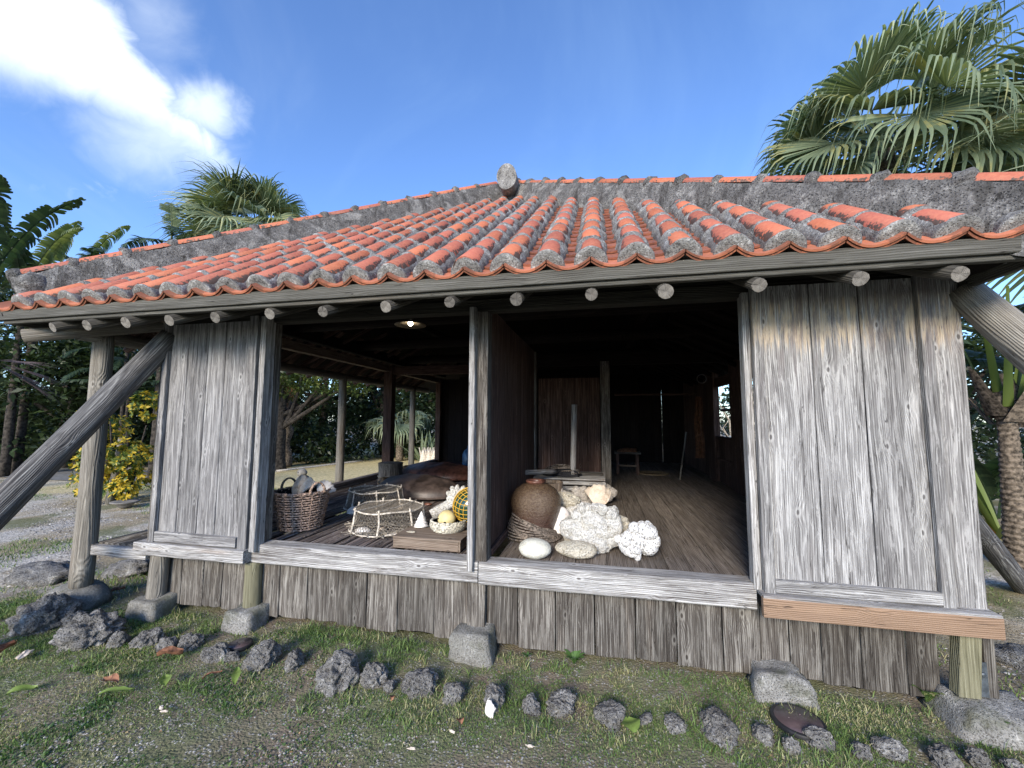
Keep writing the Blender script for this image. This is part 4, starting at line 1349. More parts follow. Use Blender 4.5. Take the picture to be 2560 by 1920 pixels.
# --- branching coral, and the net-covered glass float
def branch_coral(name, base, segs, mat, parent=None):
    V, F = [], []
    for pts, r in segs:
        P = [Vector(p) for p in pts]; n = len(P)
        dense = []
        for i in range(n - 1):
            for q in range(4):
                dense.append(P[i].lerp(P[i + 1], q / 4))
        dense.append(P[-1])
        m = len(dense)
        rad = []
        for i in range(m):
            f = i / (m - 1)
            rr = r[0] + (r[1] - r[0]) * f
            if i == m - 1:
                rr *= 0.45
            rad.append(rr * (1 + 0.14 * mnoise.noise(dense[i] * 60)))
        tube_geo(V, F, dense, rad, 9)
    o = mk(name, V, F, mat, parent, smooth=True)
    return o


cb = Vector((-1.55, 3.66, BT))
pb = PZ(1078, 1292, BT); pt = pb + Vector((0.24, 0.16, 0.17))
dirv = (pt - pb)
segs = [([(0, 0, 0.02), tuple(dirv * 0.35 + Vector((0, 0, 0.01))), tuple(dirv * 0.7), tuple(dirv * 0.92)], (0.048, 0.056))]
for i, (a, l) in enumerate(((-1.5, .11), (-0.95, .145), (-0.45, .165), (0.0, .17), (0.45, .165), (0.9, .14), (-0.2, .13), (0.3, .12))):
    b = dirv * (0.82 + 0.02 * i % 0.1)
    e = b + Vector((sin(a) * l * 0.9 + 0.02, 0.01 * (i % 3) - 0.02, cos(a) * l * 0.75 + 0.03))
    segs.append(([tuple(b), tuple(b.lerp(e, .5)), tuple(e)], (0.030, 0.025)))
cr = branch_coral('coral', None, segs, 'coral_white'); cr.location = pb
tag(cr, 'white coral branch with stubby fingers leaning up behind the woven bowl', 'coral')
gf_ = thing('glass_float', 'dark green glass ball float in a bright yellow net behind the centre post', 'float', PY(1176, 1263, 3.62))
blob('glass_ball', (0.155, 0.155, 0.155), 1, 'glass_float', gf_, sub=4, amp=0.0)
V, F = [], []
for sgn in (1, -1):
    for i in range(16):
        a0 = 2 * pi * i / 16
        tube_geo(V, F, [(cos(a0 + sgn * ph * 1.0) * 0.159 * sin(ph), sin(a0 + sgn * ph * 1.0) * 0.159 * sin(ph), cos(ph) * 0.159) for ph in [0.25 + (pi - 0.5) * q / 16 for q in range(17)]], 0.0032, 4)
nt = mk('yellow_net', V, F, 'net_yellow', gf_, smooth=True); nt.rotation_euler = (0.5, 0.9, 0)
gf_.location.z = max(gf_.location.z, FL + 0.16)

# --- mortar-shaped wooden stump
tb = thing('wooden_tub', 'grey wooden mortar-like tub with flat top beside the room post', 'tub', (-3.60, 6.62, FL))
tb.scale = (0.76, 0.76, 0.9)
lathe('body', [(0.30, 0), (0.31, 0.02), (0.27, 0.05), (0.265, 0.20), (0.275, 0.33), (0.285, 0.345), (0.26, 0.352)], 'wood_skirt', tb, 22, 0.03)
lathe('hoop', [(0.272, 0.08), (0.284, 0.085), (0.284, 0.105), (0.272, 0.11)], 'wood_log', tb, 22, 0.02, cap=False)


# --- two dried turtle shells
def turtle(label, c, L, Wd, H, yaw, headmat, seed, group='dried sea turtles on the floor'):
    t = thing('dried_turtle', label, 'turtle shell', (c[0], c[1], FL), group, rz=yaw)
    V, F = [], []; nu, nv = 36, 14
    for i in range(nu):
        a = 2 * pi * i / nu
        rx = L / 2 * (1 + 0.06 * cos(2 * a)); ry = Wd / 2 * (1 - 0.10 * cos(a) ** 3)
        if cos(a) < 0:
            rx *= 1 + 0.10 * abs(cos(a)) ** 3
        for j in range(nv):
            f = j / (nv - 1)
            r = sin(f * pi / 2)
            z = H * cos(f * pi / 2) ** 0.8
            keel = 0.02 * math.exp(-(sin(a) * r * 7) ** 2)
            z += keel + 0.008 * sin(cos(a) * r * 13) * (1 - f) + 0.010 * mnoise.noise(Vector((cos(a) * r * 3 + seed, sin(a) * r * 3, 0)))
            edge = 1 + 0.012 * sin(a * 12) * (f > .85)
            V.append((cos(a) * rx * r * edge, sin(a) * ry * r * edge, z + 0.03))
    for i in range(nu):
        for j in range(nv - 1):
            i2 = (i + 1) % nu
            F.append((i * nv + j, i * nv + j + 1, i2 * nv + j + 1, i2 * nv + j))
    F.append(tuple(i * nv + nv - 1 for i in range(nu)))
    mk('carapace', V, F, headmat[0], t, smooth=True)
    h = blob('head', (0.12, 0.095, 0.085), seed, headmat[1], t, sub=3, amp=0.25); h.location = (-L / 2 - 0.06, 0, 0.12)
    nk = blob('neck', (0.10, 0.11, 0.08), seed + 1, headmat[1], t, sub=3, amp=0.25); nk.location = (-L / 2 + 0.04, 0, 0.10)
    for sg in (1, -1):
        fl = blob('flipper', (0.075, 0.20, 0.022), seed + 2, headmat[1], t, sub=3, amp=0.2)
        fl.location = (-L / 2 + 0.22, sg * (Wd / 2 + 0.06), 0.05); fl.rotation_euler = (0, 0, sg * 0.6)
    return t


turtle('dark brown dried sea turtle lying nearest the net traps, rusty head to the left', (-2.50, 5.50), 1.30, 0.90, 0.24, -0.28, ('carapace', 'carapace_head'), 3)
turtle('redder dried sea turtle farther back with a yellowish head', (-2.85, 7.10), 1.40, 0.95, 0.24, -0.10, ('leather', 'carapace_head'), 8)
s = shell_lump('small rusty shell lying just in front of the nearer dried turtle', PZ(1070, 1262, FL), (0.05, 0.03, 0.02), 'leather', 12)
bt = thing('water_bottle', 'blue plastic water bottle standing at the back of the left room', 'bottle', (-2.72, 8.30, FL))
lathe('body', [(0.13, 0), (0.14, 0.03), (0.14, 0.34), (0.10, 0.42), (0.035, 0.46), (0.035, 0.52)], 'bottle_blue', bt, 20)

# --- glazed jar in a coil of rope
jc = (-0.60, 3.86)
jr = thing('glazed_jar', 'brown glazed pottery jar with ribbed shoulder and small reddish mouth', 'jar', (jc[0], jc[1], FL))
prof = [(0.145, 0.0), (0.155, 0.02), (0.176, 0.08), (0.205, 0.16), (0.228, 0.24), (0.235, 0.31), (0.224, 0.37), (0.188, 0.425), (0.135, 0.463), (0.098, 0.478), (0.082, 0.482)]
lathe('body', prof, 'glazed_jar', jr, 64, ridge=lambda a, r, z: (0.0028 * max(0, sin(a * 26)) if 0.40 < z < 0.475 else 0) + (0.003 if 0.195 < z < 0.21 or 0.30 < z < 0.32 else 0))
lathe('mouth', [(0.076, 0.474), (0.082, 0.482), (0.094, 0.492), (0.096, 0.503), (0.088, 0.510), (0.074, 0.508), (0.066, 0.498), (0.066, 0.47)], 'leather', jr, 40, cap=False)
lathe('inside', [(0.066, 0.47), (0.002, 0.465)], 'black_hole', jr, 24, cap=False)
rp = thing('rope_coil', 'thick coil of dark brown rope around the foot of the jar', 'rope', (jc[0], jc[1], FL))
for k_ in range(13):
    V, F = [], []
    f = k_ / 12
    rad = 0.255 - 0.085 * f
    pts = []
    for j in range(56):
        a = 2 * pi * j / 56
        lft = 0.5 - 0.5 * cos(a - 0.15)                          # more strands climb on the left
        ztop = 0.02 + f * (0.05 + 0.20 * lft)
        rr = rad * (1 + 0.10 * lft * f) + 0.006 * sin(a * 5 + k_)
        pts.append((cos(a) * rr - 0.012, sin(a) * rr - 0.03 * (1 - f), ztop + 0.006 * sin(a * 3 + k_)))
    tube_geo(V, F, pts, 0.0085, 6, closed=True)
    mk('strand', V, F, 'rope_brown', rp, smooth=True)


# --- stones and corals on the right floor
def on_floor(o, p, dz, rz=0.0):
    o.location = (p[0], p[1], FL + dz); o.rotation_euler.z = rz; return o


def coral(label, cat, px, py, size, mat, seed, dz, rz=0.0, z=FL, **kw):
    kw.setdefault('sub', 5)
    o = blob('coral' if cat == 'coral' else 'stone', size, seed, mat, **kw)
    p = PZ(px, py, z)
    o.location = (p.x, p.y + size[1] * 0.7, FL + dz); o.rotation_euler.z = rz
    return tag(o, label, cat)


coral('smooth egg-shaped white stone right behind the sill in front of the jar', 'stone', 1333, 1402, (0.128, 0.105, 0.074), 'pebble_white', 2, 0.072, amp=0.07, freq=0.7, sub=4)
coral('flat oval cream coral slab leaning forward at the sill', 'coral', 1441, 1402, (0.165, 0.110, 0.060), 'coral_cream', 4, 0.062, -0.1, amp=0.10, freq=0.8, sub=5, pits=0.05, pf=16)
def lumps(label, base, parts_, mat, seed, amp=0.22, ridged=0.14, pits=0.16, pf=5.5, fing=0.08, sub=4):
    """one coral head grown from several fused lobes; parts_: (x, y, z, rx, ry, rz) from the base point"""
    V, F = [], []
    vs, fs = ico(sub)
    for q, (x, y, z, a_, b_, c_) in enumerate(parts_):
        o = Vector((seed * 5.1 + q * 2.7, seed * 1.7, q * 3.3)); b = len(V)
        m_ = max(a_, b_, c_)
        for v in vs:
            w = Vector((v.x * a_, v.y * b_, v.z * c_)) / 0.1
            d = 1 + amp * mnoise.fractal(w * 0.9 + o, 1.0, 2.1, 4) + ridged * (0.5 - abs(mnoise.noise(w * 1.7 + o)) * 2.0)
            vd = mnoise.voronoi(w * (pf / 5.5) * 1.6 + o)[0][0]
            d -= pits * max(0, 0.32 - vd) * 2.2
            d += fing * max(0, 0.5 - mnoise.voronoi(w * 1.1 + o * 2)[0][0]) * 2.4
            V.append((x + v.x * a_ * d, y + v.y * b_ * d, max(0.002, z + v.z * c_ * d)))
        F += [tuple(b + k_ for k_ in f) for f in fs]
    o = mk('coral', V, F, mat, None, smooth=True); o.location = base
    return tag(o, label, 'coral')


pb2 = PZ(1478, 1385, FL); pb2.z = FL
rim = []
rq = random.Random(12)
for q in range(22):
    a_ = rq.uniform(-0.5, 3.6); rad_ = rq.uniform(.17, .24)
    rim.append((cos(a_) * rad_ + .0, .08 + rq.uniform(-.05, .03), .25 + sin(a_) * rad_ * .9, rq.uniform(.028, .055), rq.uniform(.03, .05), rq.uniform(.03, .06)))
big = lumps('biggest white coral boulder, spreading like a hand, in the middle of the pile', pb2, [
    (0.00, 0.10, 0.30, .15, .12, .15), (0.10, 0.12, 0.22, .13, .12, .16), (-0.14, 0.10, 0.23, .13, .10, .10), (-0.05, 0.08, 0.16, .14, .10, .13),
    (0.06, 0.06, 0.09, .11, .09, .10), (0.17, 0.12, 0.33, .085, .08, .11), (-0.06, 0.12, 0.39, .07, .07, .07), (0.08, 0.12, 0.42, .06, .06, .06), (-0.20, 0.10, 0.17, .07, .06, .06), (0.14, 0.10, 0.14, .10, .09, .10)] + rim, 'coral_white', 13, ridged=0.24, pits=0.34)
big.scale = (0.93, 0.85, 0.80)
kp = PZ(1433, 1375, FL); kp.z = FL
nk = lumps('cream coral knob wedged between the flat slab and the biggest boulder', kp, [(0, .08, .09, .09, .08, .09), (-.05, .06, .14, .06, .06, .05)], 'coral_cream', 6, pits=0.1)
p3 = PZ(1597, 1405, FL); p3.z = FL
rq = random.Random(3)
pts3 = [(0, .08, .12, .09, .075, .09), (0.05, .08, .17, .08, .07, .06), (-.06, .08, .08, .07, .07, .07), (0.07, .08, .08, .06, .06, .06)]
for q in range(26):
    a_, b_ = rq.uniform(0, 6.28), rq.uniform(-1, 1.2)
    pts3.append((cos(a_) * .115 * cos(b_), .08 + sin(a_) * .09 * cos(b_), .12 + .10 * sin(b_), rq.uniform(.022, .04), rq.uniform(.022, .04), rq.uniform(.02, .045)))
pts3 = [tuple(c_ * 1.17 for c_ in q_) for q_ in pts3]
c3 = lumps('white knobbly coral chunk full of holes, rightmost on the floor', p3, pts3, 'coral_bright', 31, amp=0.2, ridged=0.12, pits=0.45, fing=0.0, sub=3)
p4 = PZ(1563, 1368, FL); p4.z = FL
c3b = lumps('small cream-capped coral between the biggest boulder and the holey chunk', p4, [(0, .08, .10, .07, .06, .11), (-.05, .08, .16, .07, .06, .06), (.05, .08, .09, .05, .05, .07), (-.03, .07, .21, .06, .05, .035)], 'coral_cream', 17)
c4 = coral('smooth pale grey slab standing against the jar', 'stone', 1400, 1345, (0.10, 0.06, 0.15), 'shell_white', 5, 0.13, 0.3, amp=0.08, freq=0.8, sub=4)
c5 = coral('long cream ribbed coral lying on top of the pale slab', 'coral', 1410, 1328, (0.155, 0.11, 0.075), 'coral_cream', 23, 0.28, -0.25, amp=0.14, ridged=0.16, pits=0.06, pf=9)
p6 = PZ(1432, 1338, FL); p6.z = FL
c6 = lumps('white lacy coral knot between the ribbed coral and the biggest boulder', p6, [(0, .09, .17, .09, .07, .08), (-.08, .08, .15, .06, .06, .05), (.06, .08, .22, .06, .05, .05), (0, .08, .07, .09, .07, .08)], 'coral_white', 27, pits=0.3)
p7 = PZ(1428, 1285, FL); p7.z = FL
c7 = lumps('greyish bubbly coral at the back of the pile, left of the clam', p7, [(-.10, .1, .16, .10, .07, .09), (.10, .1, .18, .10, .07, .10), (0, .1, .09, .16, .08, .10), (.16, .1, .10, .07, .06, .10), (.05, .1, .26, .05, .05, .04), (-.14, .1, .24, .05, .05, .04), (.14, .1, .26, .05, .05, .04)], 'coral_grey', 33, pits=0.25, fing=0.14)
p8 = PZ(1512, 1262, FL); p8.z = FL
c8 = lumps('dark grey frilly coral in the shade below the room post', p8, [(0, .06, .12, .12, .07, .09), (.10, .06, .15, .06, .05, .06), (-.10, .06, .18, .06, .05, .05), (.03, .06, .20, .06, .05, .05)], 'coral_grey', 37, pits=0.25, fing=0.14)
p = PZ(1505, 1300, FL)
cl = place(curled_shell('clam_shell', 0.30, 0.24, 0.12, 'shell_tan', 11), (p.x - 0.02, p.y + 0.02, FL + 0.16), (-0.35, 0.0, 0.15))
tag(cl, 'large upright clam shell with tan stains above the coral pile', 'clam shell')
p = PZ(1556, 1345, FL)
tag(on_floor(blob('shell', (0.028, 0.028, 0.028), 4, 'shell_white', sub=3, amp=0.1), p, 0.028), 'small round white shell in the gap behind the holey coral chunk', 'shell')

# --- behind the pile: bucket, slatted chest, poles, black net
bu = thing('wooden_bucket', 'small pale stave bucket behind the jar', 'bucket', (-0.60, 4.92, FL))
NB = 14
for i in range(NB):
    a = 2 * pi * i / NB
    U = Vector((-sin(a), cos(a), 0)); N_ = Vector((cos(a), sin(a), 0)); Wv = (Vector((0, 0, 1)) + N_ * 0.10).normalized()
    V_ = Wv.cross(U)
    plank('stave', N_ * 0.135 + Vector((0, 0, 0.17)), 0.064, 0.012, 0.34, (tuple(U), tuple(V_), tuple(Wv)), 'wood_box', bu)
lathe('hoop', [(0.133, 0.08), (0.141, 0.085), (0.143, 0.10), (0.135, 0.105)], 'rope_brown', bu, 28, cap=False)
lathe('inside', [(0.11, 0.03), (0.137, 0.305), (0.002, 0.300)], 'bucket_inside', bu, 28, cap=False)

ch = thing('slatted_chest', 'low chest of weathered horizontal slats against the back wall', 'chest', (-0.44, 5.72, FL))
for i, z in enumerate((0.05, 0.125, 0.20, 0.27)):
    plank('slat', (0, -0.36 - 0.012 * i, z), (0.068, 0.07, 0.05, 0.045)[i], 0.02, 0.84 + 0.05 * i, 'x', 'wood_sill', ch, wob=0.003)
    plank('slat', (0.42 + 0.02 * i, 0, z), 0.065, 0.02, 0.70, 'y', 'wood_slat', ch)
    plank('slat', (-0.42 - 0.02 * i, 0, z), 0.065, 0.02, 0.70, 'y', 'wood_slat', ch)
for i in range(6):
    plank('lid_slat', (0, -0.34 + i * 0.13, 0.315), 0.10, 0.018, 0.98, 'xf', 'wood_sill', ch)
plank('lid_batten', (0.22, 0.0, 0.34), 0.12, 0.03, 0.50, 'xf', 'wood_skirt', ch)
nb = thing('black_net', 'bundle of black fishing net with rope heaped on the slatted chest', 'fishing net', (-0.52, 5.60, FL + 0.33))
b_ = blob('heap', (0.25, 0.17, 0.12), 5, 'net_black', nb, sub=4, amp=0.3, ridged=0.1, flat=0.0)
V, F = [], []
for k_ in range(26):
    a0, z0 = R.uniform(0, 6), R.uniform(0.1, 1.0)
    pts = [(cos(a0 + q * .3) * 0.26 * z0, sin(a0 + q * .3) * 0.18 * z0 - 0.01, 0.13 * sqrt(max(0.01, 1 - z0 * z0)) + 0.012) for q in range(9)]
    tube_geo(V, F, pts, 0.006, 4)
st_ = mk('net_cords', V, F, 'rope_brown', nb, smooth=True); st_['kind'] = 'stuff'
pa, pb_ = PY(1272, 1183, 4.55), PY(1390, 1178, 5.35)
lg = log('wooden_pole', pa, pb_, 0.030, 0.030, 'wood_sill', None, 12, 0.03, 8)
tag(lg, 'pale round pole lying level, its cut end pointing forward over the jar', 'pole')
pa, pb_ = PY(1432, 1190, 5.50), PY(1436, 1012, 5.55)
lg = log('wooden_pole', pa, pb_, 0.036, 0.038, 'wood_sill', None, 12, 0.03, 8)
tag(lg, 'pale round pole standing upright against the brown back wall', 'pole')

# --- far corner of the right room
so_ = thing('small_stool', 'little pale-legged stool with a cluttered dark top deep in the dark room', 'stool', (0.52, 8.6, FL))
for sx, sy in ((-1, -1), (1, -1), (-1, 1), (1, 1)):
    plank('leg', (sx * 0.19, sy * 0.14, 0.20), 0.05, 0.045, 0.40, 'z', 'wood_partition', so_)
plank('seat', (0, 0, 0.415), 0.36, 0.035, 0.50, 'xf', 'wood_skirt', so_)
plank('stretcher', (0, -0.14, 0.17), 0.03, 0.02, 0.36, 'x', 'wood_box', so_)
hp = thing('cloth_heap', 'dark crumpled bundle lying on the little stool', 'cloth', (0.52, 8.6, FL + 0.43))
blob('bundle', (0.20, 0.14, 0.08), 7, 'cloth_orange', hp, sub=3, amp=0.4, flat=0)
tr = thing('round_tray', 'flat round tan tray lying on the floor beside the little stool', 'tray', (1.02, 8.7, FL))
lathe('plate', [(0.01, 0.004), (0.27, 0.004), (0.29, 0.02), (0.30, 0.02), (0.30, 0.0)], 'straw', tr, 32)
clo = thing('hanging_cloth', 'long narrow rust-coloured cloth hanging beside the right wall', 'cloth', (1.66, 7.55, 1.05))
V, F = [], []
grid_cloth(V, F, 14, 10, lambda u, v: Vector((0.16 * (u - 0.5) * (0.6 + 0.4 * (1 - v)) + 0.01 * sin(v * 9), 0.035 * sin(u * 15 + v * 2), v * 1.05)))
mk('fabric', V, F, 'cloth_orange', clo, smooth=True)
blob('knot', (0.035, 0.03, 0.03), 3, 'cloth_orange', clo, sub=2).location = (0, 0, 0.40)
rg = thing('wall_ring', 'thin grey ring hanging on the inner beam near the right wall', 'ring', PY(1754, 947, 7.3))
V, F = [], []
tube_geo(V, F, [(cos(2 * pi * i / 32) * 0.072, 0, sin(2 * pi * i / 32) * 0.072) for i in range(32)], 0.007, 6, closed=True)
mk('hoop', V, F, 'ring_metal', rg, smooth=True)
V, F = [], []; tube_geo(V, F, [(0, 0, 0.07), (0, 0.0, 0.34)], 0.002, 4); mk('string', V, F, 'black_hole', rg)
lg = log('broom_stick', (1.38, 7.9, FL), (1.56, 8.15, FL + 0.85), 0.014, 0.012, 'wood_log', None, 8, 0.02, 4)
tag(lg, 'thin pale stick leaning in the dark right corner', 'stick')

# ================================================================== OUTSIDE: stones, discs, litter
RK = [(60, 1575, 190, 150, 'leftmost large grey coral rock at the picture edge'),
      (165, 1560, 70, 60, 'dark flat-topped rock lodged between the two large left rocks'),
      (175, 1610, 190, 120, 'large dark grassy coral rock, second of the big ones from the left'),
      (280, 1612, 50, 65, 'small upright rock with a white chip just right of the two large left rocks'),
      (350, 1612, 75, 60, 'small pale-topped rock fourth in the row, left of a squat dark one'),
      (405, 1620, 48, 48, 'squat little dark rock between two paler rocks left of the red leaf'),
      (458, 1618, 66, 54, 'small rounded rock above the dark red leaf'),
      (525, 1650, 72, 62, 'rounded pitted rock just left of the small ground disc'),
      (570, 1650, 45, 36, 'low grassy rock tucked in front of the small ground disc'),
      (640, 1665, 96, 84, 'heart-shaped pitted rock right of the small ground disc'),
      (722, 1668, 68, 66, 'brownish rock leaning between the heart-shaped and the block-like rock'),
      (825, 1715, 128, 112, 'biggest block-like grey rock left of the centre footing'),
      (925, 1708, 80, 70, 'brown-faced rock touching the right side of the block-like rock'),
      (966, 1722, 44, 36, 'tiny rock in the gap right of the brown-faced rock'),
      (1040, 1730, 104, 68, 'low craggy rock below and left of the centre footing'),
      (1130, 1748, 72, 64, 'cone-shaped brown rock under the centre footing'),
      (1232, 1766, 86, 76, 'squarish grey rock with a white spot beside the white shell chip'),
      (1325, 1776, 66, 50, 'left half of the arched double rock right of the white shell chip'),
      (1400, 1776, 92, 58, 'right half of the arched double rock right of the white shell chip'),
      (1525, 1802, 96, 58, 'wedge rock with a notch beside the round green leaf'),
      (1615, 1800, 45, 24, 'tiny low rock right of the round green leaf'),
      (1690, 1820, 66, 34, 'low mossy rock between the green leaf and the long white-flecked rock'),
      (1805, 1846, 122, 80, 'long pale-flecked rock left of the big ground disc'),
      (1915, 1850, 60, 58, 'narrow tilted rock directly left of the big ground disc'),
      (1985, 1876, 50, 52, 'small rock touching the lower left rim of the big ground disc'),
      (2060, 1868, 84, 64, 'craggy rock touching the lower right rim of the big ground disc'),
      (2165, 1888, 58, 44, 'low grassy rock, first to the right of the disc rocks'),
      (2240, 1890, 84, 52, 'low dark rock, second to the right of the disc rocks'),
      (2378, 1912, 74, 62, 'pale rounded rock, second from the right end of the row'),
      (2462, 1912, 62, 58, 'small pale rounded rock, third from the right picture edge'),
      (2548, 1925, 50, 48, 'rightmost rock, cut by the picture corner')]
for i, (px, py, w, h, lab) in enumerate(RK):
    p = PZ(px, py, 0.0)
    dep = (p - CAMP).dot(fw) / FPX
    wm, hm = w * dep * (0.34 if i < 3 else 0.43), h * dep * (0.32 if i < 3 else 0.36)
    o = blob('rock', (wm, wm * R.uniform(0.65, 0.95), hm * 1.1), i * 3 + 2, 'limestone', sub=5 if w > 60 else 4, amp=0.34, freq=R.uniform(0.9, 1.5), ridged=0.17, pits=0.20, pf=R.uniform(3.2, 5.5))
    o.location = (p.x, p.y + wm * 0.60, hm * 0.26 - 0.015); o.rotation_euler = (R.uniform(-.2, .2), R.uniform(-.2, .2), R.uniform(0, 6))
    tag(o, lab, 'rock', 'pitted coral rocks edging the grass')
# rocks far left and behind
for i, (px, py, w, h, lab) in enumerate(((120, 1440, 150, 60, 'low mossy rock ridge left of the round footing boulder'),
                                          (330, 1425, 110, 50, 'weedy rock in the shade beneath the veranda ledge'),
                                          (2545, 1650, 120, 60, 'flat grey rocks in the gravel at the right edge'))):
    p = PZ(px, py, 0.0); dep = (p - CAMP).dot(fw) / FPX
    o = blob('rock', (w * dep * .5, w * dep * .35, h * dep * .5), 70 + i, 'limestone', sub=4, amp=0.35, ridged=0.15)
    o.location = (p.x, p.y, 0.0)
    tag(o, lab, 'rock')


def ground_disc(label, px, py, r, h=0.02):
    p = PZ(px, py, 0.01)
    t = thing('ground_disc', label, 'ground light', (p.x, p.y, -0.01), 'round lights set in the grass')
    lathe('rim', [(r, 0.0), (r, h), (r * .98, h + .004), (r * .86, h + .005)], 'disc_ring', t, 40, cap=False)
    lathe('lens', [(r * .87, h + 0.001), (r * .86, h + .007), (0.002, h + 0.009)], 'disc_glass', t, 40, cap=False)
    for k_ in range(3):
        b = lathe('bump', [(0.008, 0), (0.006, 0.003), (0.001, 0.004)], 'disc_glass', t, 10); a = k_ * 2.1 + 1
        b.location = (cos(a) * r * .35, sin(a) * r * .35, h + 0.007)
    return t


ground_disc('large mauve round ground light with black rim on the right side of the grass', 1995, 1800, 0.135)
ground_disc('small mauve round ground light behind the heart-shaped rock', 600, 1610, 0.085)

chip = blob('shell_chip', (0.028, 0.014, 0.042), 3, 'shell_white', sub=2, amp=0.8, smooth=False); p = PZ(1225, 1785, 0); chip.location = (p.x, p.y, 0.03)
tag(chip, 'white shell chip standing in the grass before the squarish rock', 'shell')
for i, (px, py, lab) in enumerate(((1130, 1835, 'thin white shell splinter in the foreground turf'), (1325, 1872, 'small white shell bit low in the foreground turf'),
                                   (1028, 1878, 'small white flake in the bare gravel patch'), (402, 1775, 'pale pebble in the left grass'), (410, 1785, 'pale flat pebble by the gravelly patch on the left'),
                                   (60, 1640, 'long pale chip under the leftmost rocks'))):
    p = PZ(px, py, 0)
    o = blob('shell_chip', (0.026 if i != 5 else 0.08, 0.009 if i != 5 else 0.03, 0.005 if i != 5 else .012), i + 50, 'shell_tan', sub=2, amp=0.9, freq=1.6, smooth=False)
    o.scale = (.8, .8, .8)
    o.location = (p.x, p.y, 0.014); o.rotation_euler.z = R.uniform(-1, 1); tag(o, lab, 'shell')


def fallen_leaf(label, px, py, w, l, mat, rz, curl=0.3, cat='leaf'):
    p = PZ(px, py, 0.02); V, F = [], []
    n = 8
    for i in range(n + 1):
        f = i / n; ww = w * sin(pi * min(1, f * 0.93 + 0.05)) ** 0.7
        for s_ in (-1, -.5, 0, .5, 1):
            V.append((s_ * ww / 2, (f - .5) * l, curl * w * abs(s_) ** 2 * 0.6 + 0.012 * sin(f * 5) + 0.004 * R.uniform(-1, 1)))
    for i in range(n):
        for j in range(4):
            F.append((i * 5 + j, i * 5 + j + 1, i * 5 + j + 6, i * 5 + j + 5))
    o = mk('fallen_leaf', V, F, mat, None, smooth=True); o.location = (p.x, p.y, 0.03)
    o.rotation_euler = (R.uniform(-.2, .2) + 0.15, R.uniform(-.15, .15), rz)
    return tag(o, label, cat)


fallen_leaf('curled dark red leaf leaning on the small rounded rock', 425, 1640, 0.085, 0.15, 'dry_leaf', -1.0, 0.6)
fallen_leaf('bright green ginkgo-shaped leaf in the left grass', 412, 1705, 0.07, 0.11, 'fallen_green', 0.9)
fallen_leaf('round yellow-green leaf beside the notched wedge rock', 1578, 1815, 0.10, 0.11, 'fallen_green', 0.3, 0.15)
fallen_leaf('small rust-red leaf in the centre foreground grass', 1150, 1806, 0.045, 0.06, 'dry_leaf', 0.6)
fallen_leaf('small red-brown leaf below the craggy rock', 982, 1748, 0.035, 0.06, 'dry_leaf', 0.2)
fallen_leaf('brown curled leaf lying below the red one', 275, 1706, 0.06, 0.14, 'dry_leaf', 1.5, 0.5)
fallen_leaf('orange-brown leaf near the round footing boulder', 290, 1480, 0.07, 0.14, 'dry_leaf', -0.9, 0.5)
fallen_leaf('long green leaf blade lying flat in the left grass', 290, 1732, 0.05, 0.22, 'fallen_green', -1.3, 0.2)
fallen_leaf('yellowing green leaf in the lower left grass', 55, 1730, 0.06, 0.13, 'fallen_green', -0.8, 0.3)
fallen_leaf('dark brown crumpled leaf at the far left under the rocks', 18, 1625, 0.08, 0.13, 'dry_leaf', 0.4, 0.6)
fallen_leaf('thin tan leaf beside the heart-shaped rock', 530, 1690, 0.03, 0.11, 'dry_leaf', -1.0, 0.4)
fallen_leaf('green pointed leaf just right of the thin tan leaf', 590, 1692, 0.05, 0.14, 'fallen_green', 0.7, 0.3)


# --- statue in the sandy yard seen through the left room
sx_ = PZ(757, 1216, 0.0)
st = thing('stone_figure', 'small round-headed grey stone figure sitting in the sandy yard', 'statue', (sx_.x, sx_.y, 0), rz=-0.5)
st.scale = (0.62, 0.62, 0.62)
blob('body', (0.24, 0.26, 0.22), 3, 'statue_stone', st, sub=3, amp=0.15).location = (0, 0, 0.24)
blob('head', (0.19, 0.19, 0.17), 5, 'statue_stone', st, sub=3, amp=0.08).location = (0.12, -0.10, 0.56)
for q, (x_, y_) in enumerate(((-0.30, 0.0), (0.34, -0.05))):
    b = blob('limb', (0.13, 0.11, 0.15), 7 + q, 'statue_stone', st, sub=3, amp=0.2); b.location = (x_, y_, 0.16)
for q in (-0.05, 0.06):
    b = blob('eye', (0.022, 0.02, 0.022), 2, 'black_hole', st, sub=2, amp=0); b.location = (0.12 + q, -0.275, 0.60)

# dish-shaped lantern base below the croton
dp = PZ(312, 1268, 0)
ds = thing('stone_dish', 'shallow grey stone dish on the grass under the yellow bush', 'dish', (dp.x, dp.y, 0))
lathe('bowl', [(0.09, 0), (0.10, 0.02), (0.15, 0.07), (0.22, 0.10), (0.22, 0.115), (0.15, 0.10), (0.01, 0.09)], 'statue_stone', ds, 24)


# ================================================================== GRASS AND PEBBLES
def vnoise(x, y, s, seed=0):
    """smooth value noise, vectorised"""
    x = x * s + seed * 13.7; y = y * s + seed * 7.9
    xi, yi = np.floor(x).astype(int), np.floor(y).astype(int); xf, yf = x - xi, y - yi
    xf = xf * xf * (3 - 2 * xf); yf = yf * yf * (3 - 2 * yf)

    def hsh(a, b):
        h = (a * 374761393 + b * 668265263 + seed * 1442695) & 0xffffffff
        h = ((h ^ (h >> 13)) * 1274126177) & 0xffffffff
        return ((h ^ (h >> 16)) & 0xffff) / 65535.0
    return (hsh(xi, yi) * (1 - xf) + hsh(xi + 1, yi) * xf) * (1 - yf) + (hsh(xi, yi + 1) * (1 - xf) + hsh(xi + 1, yi + 1) * xf) * yf


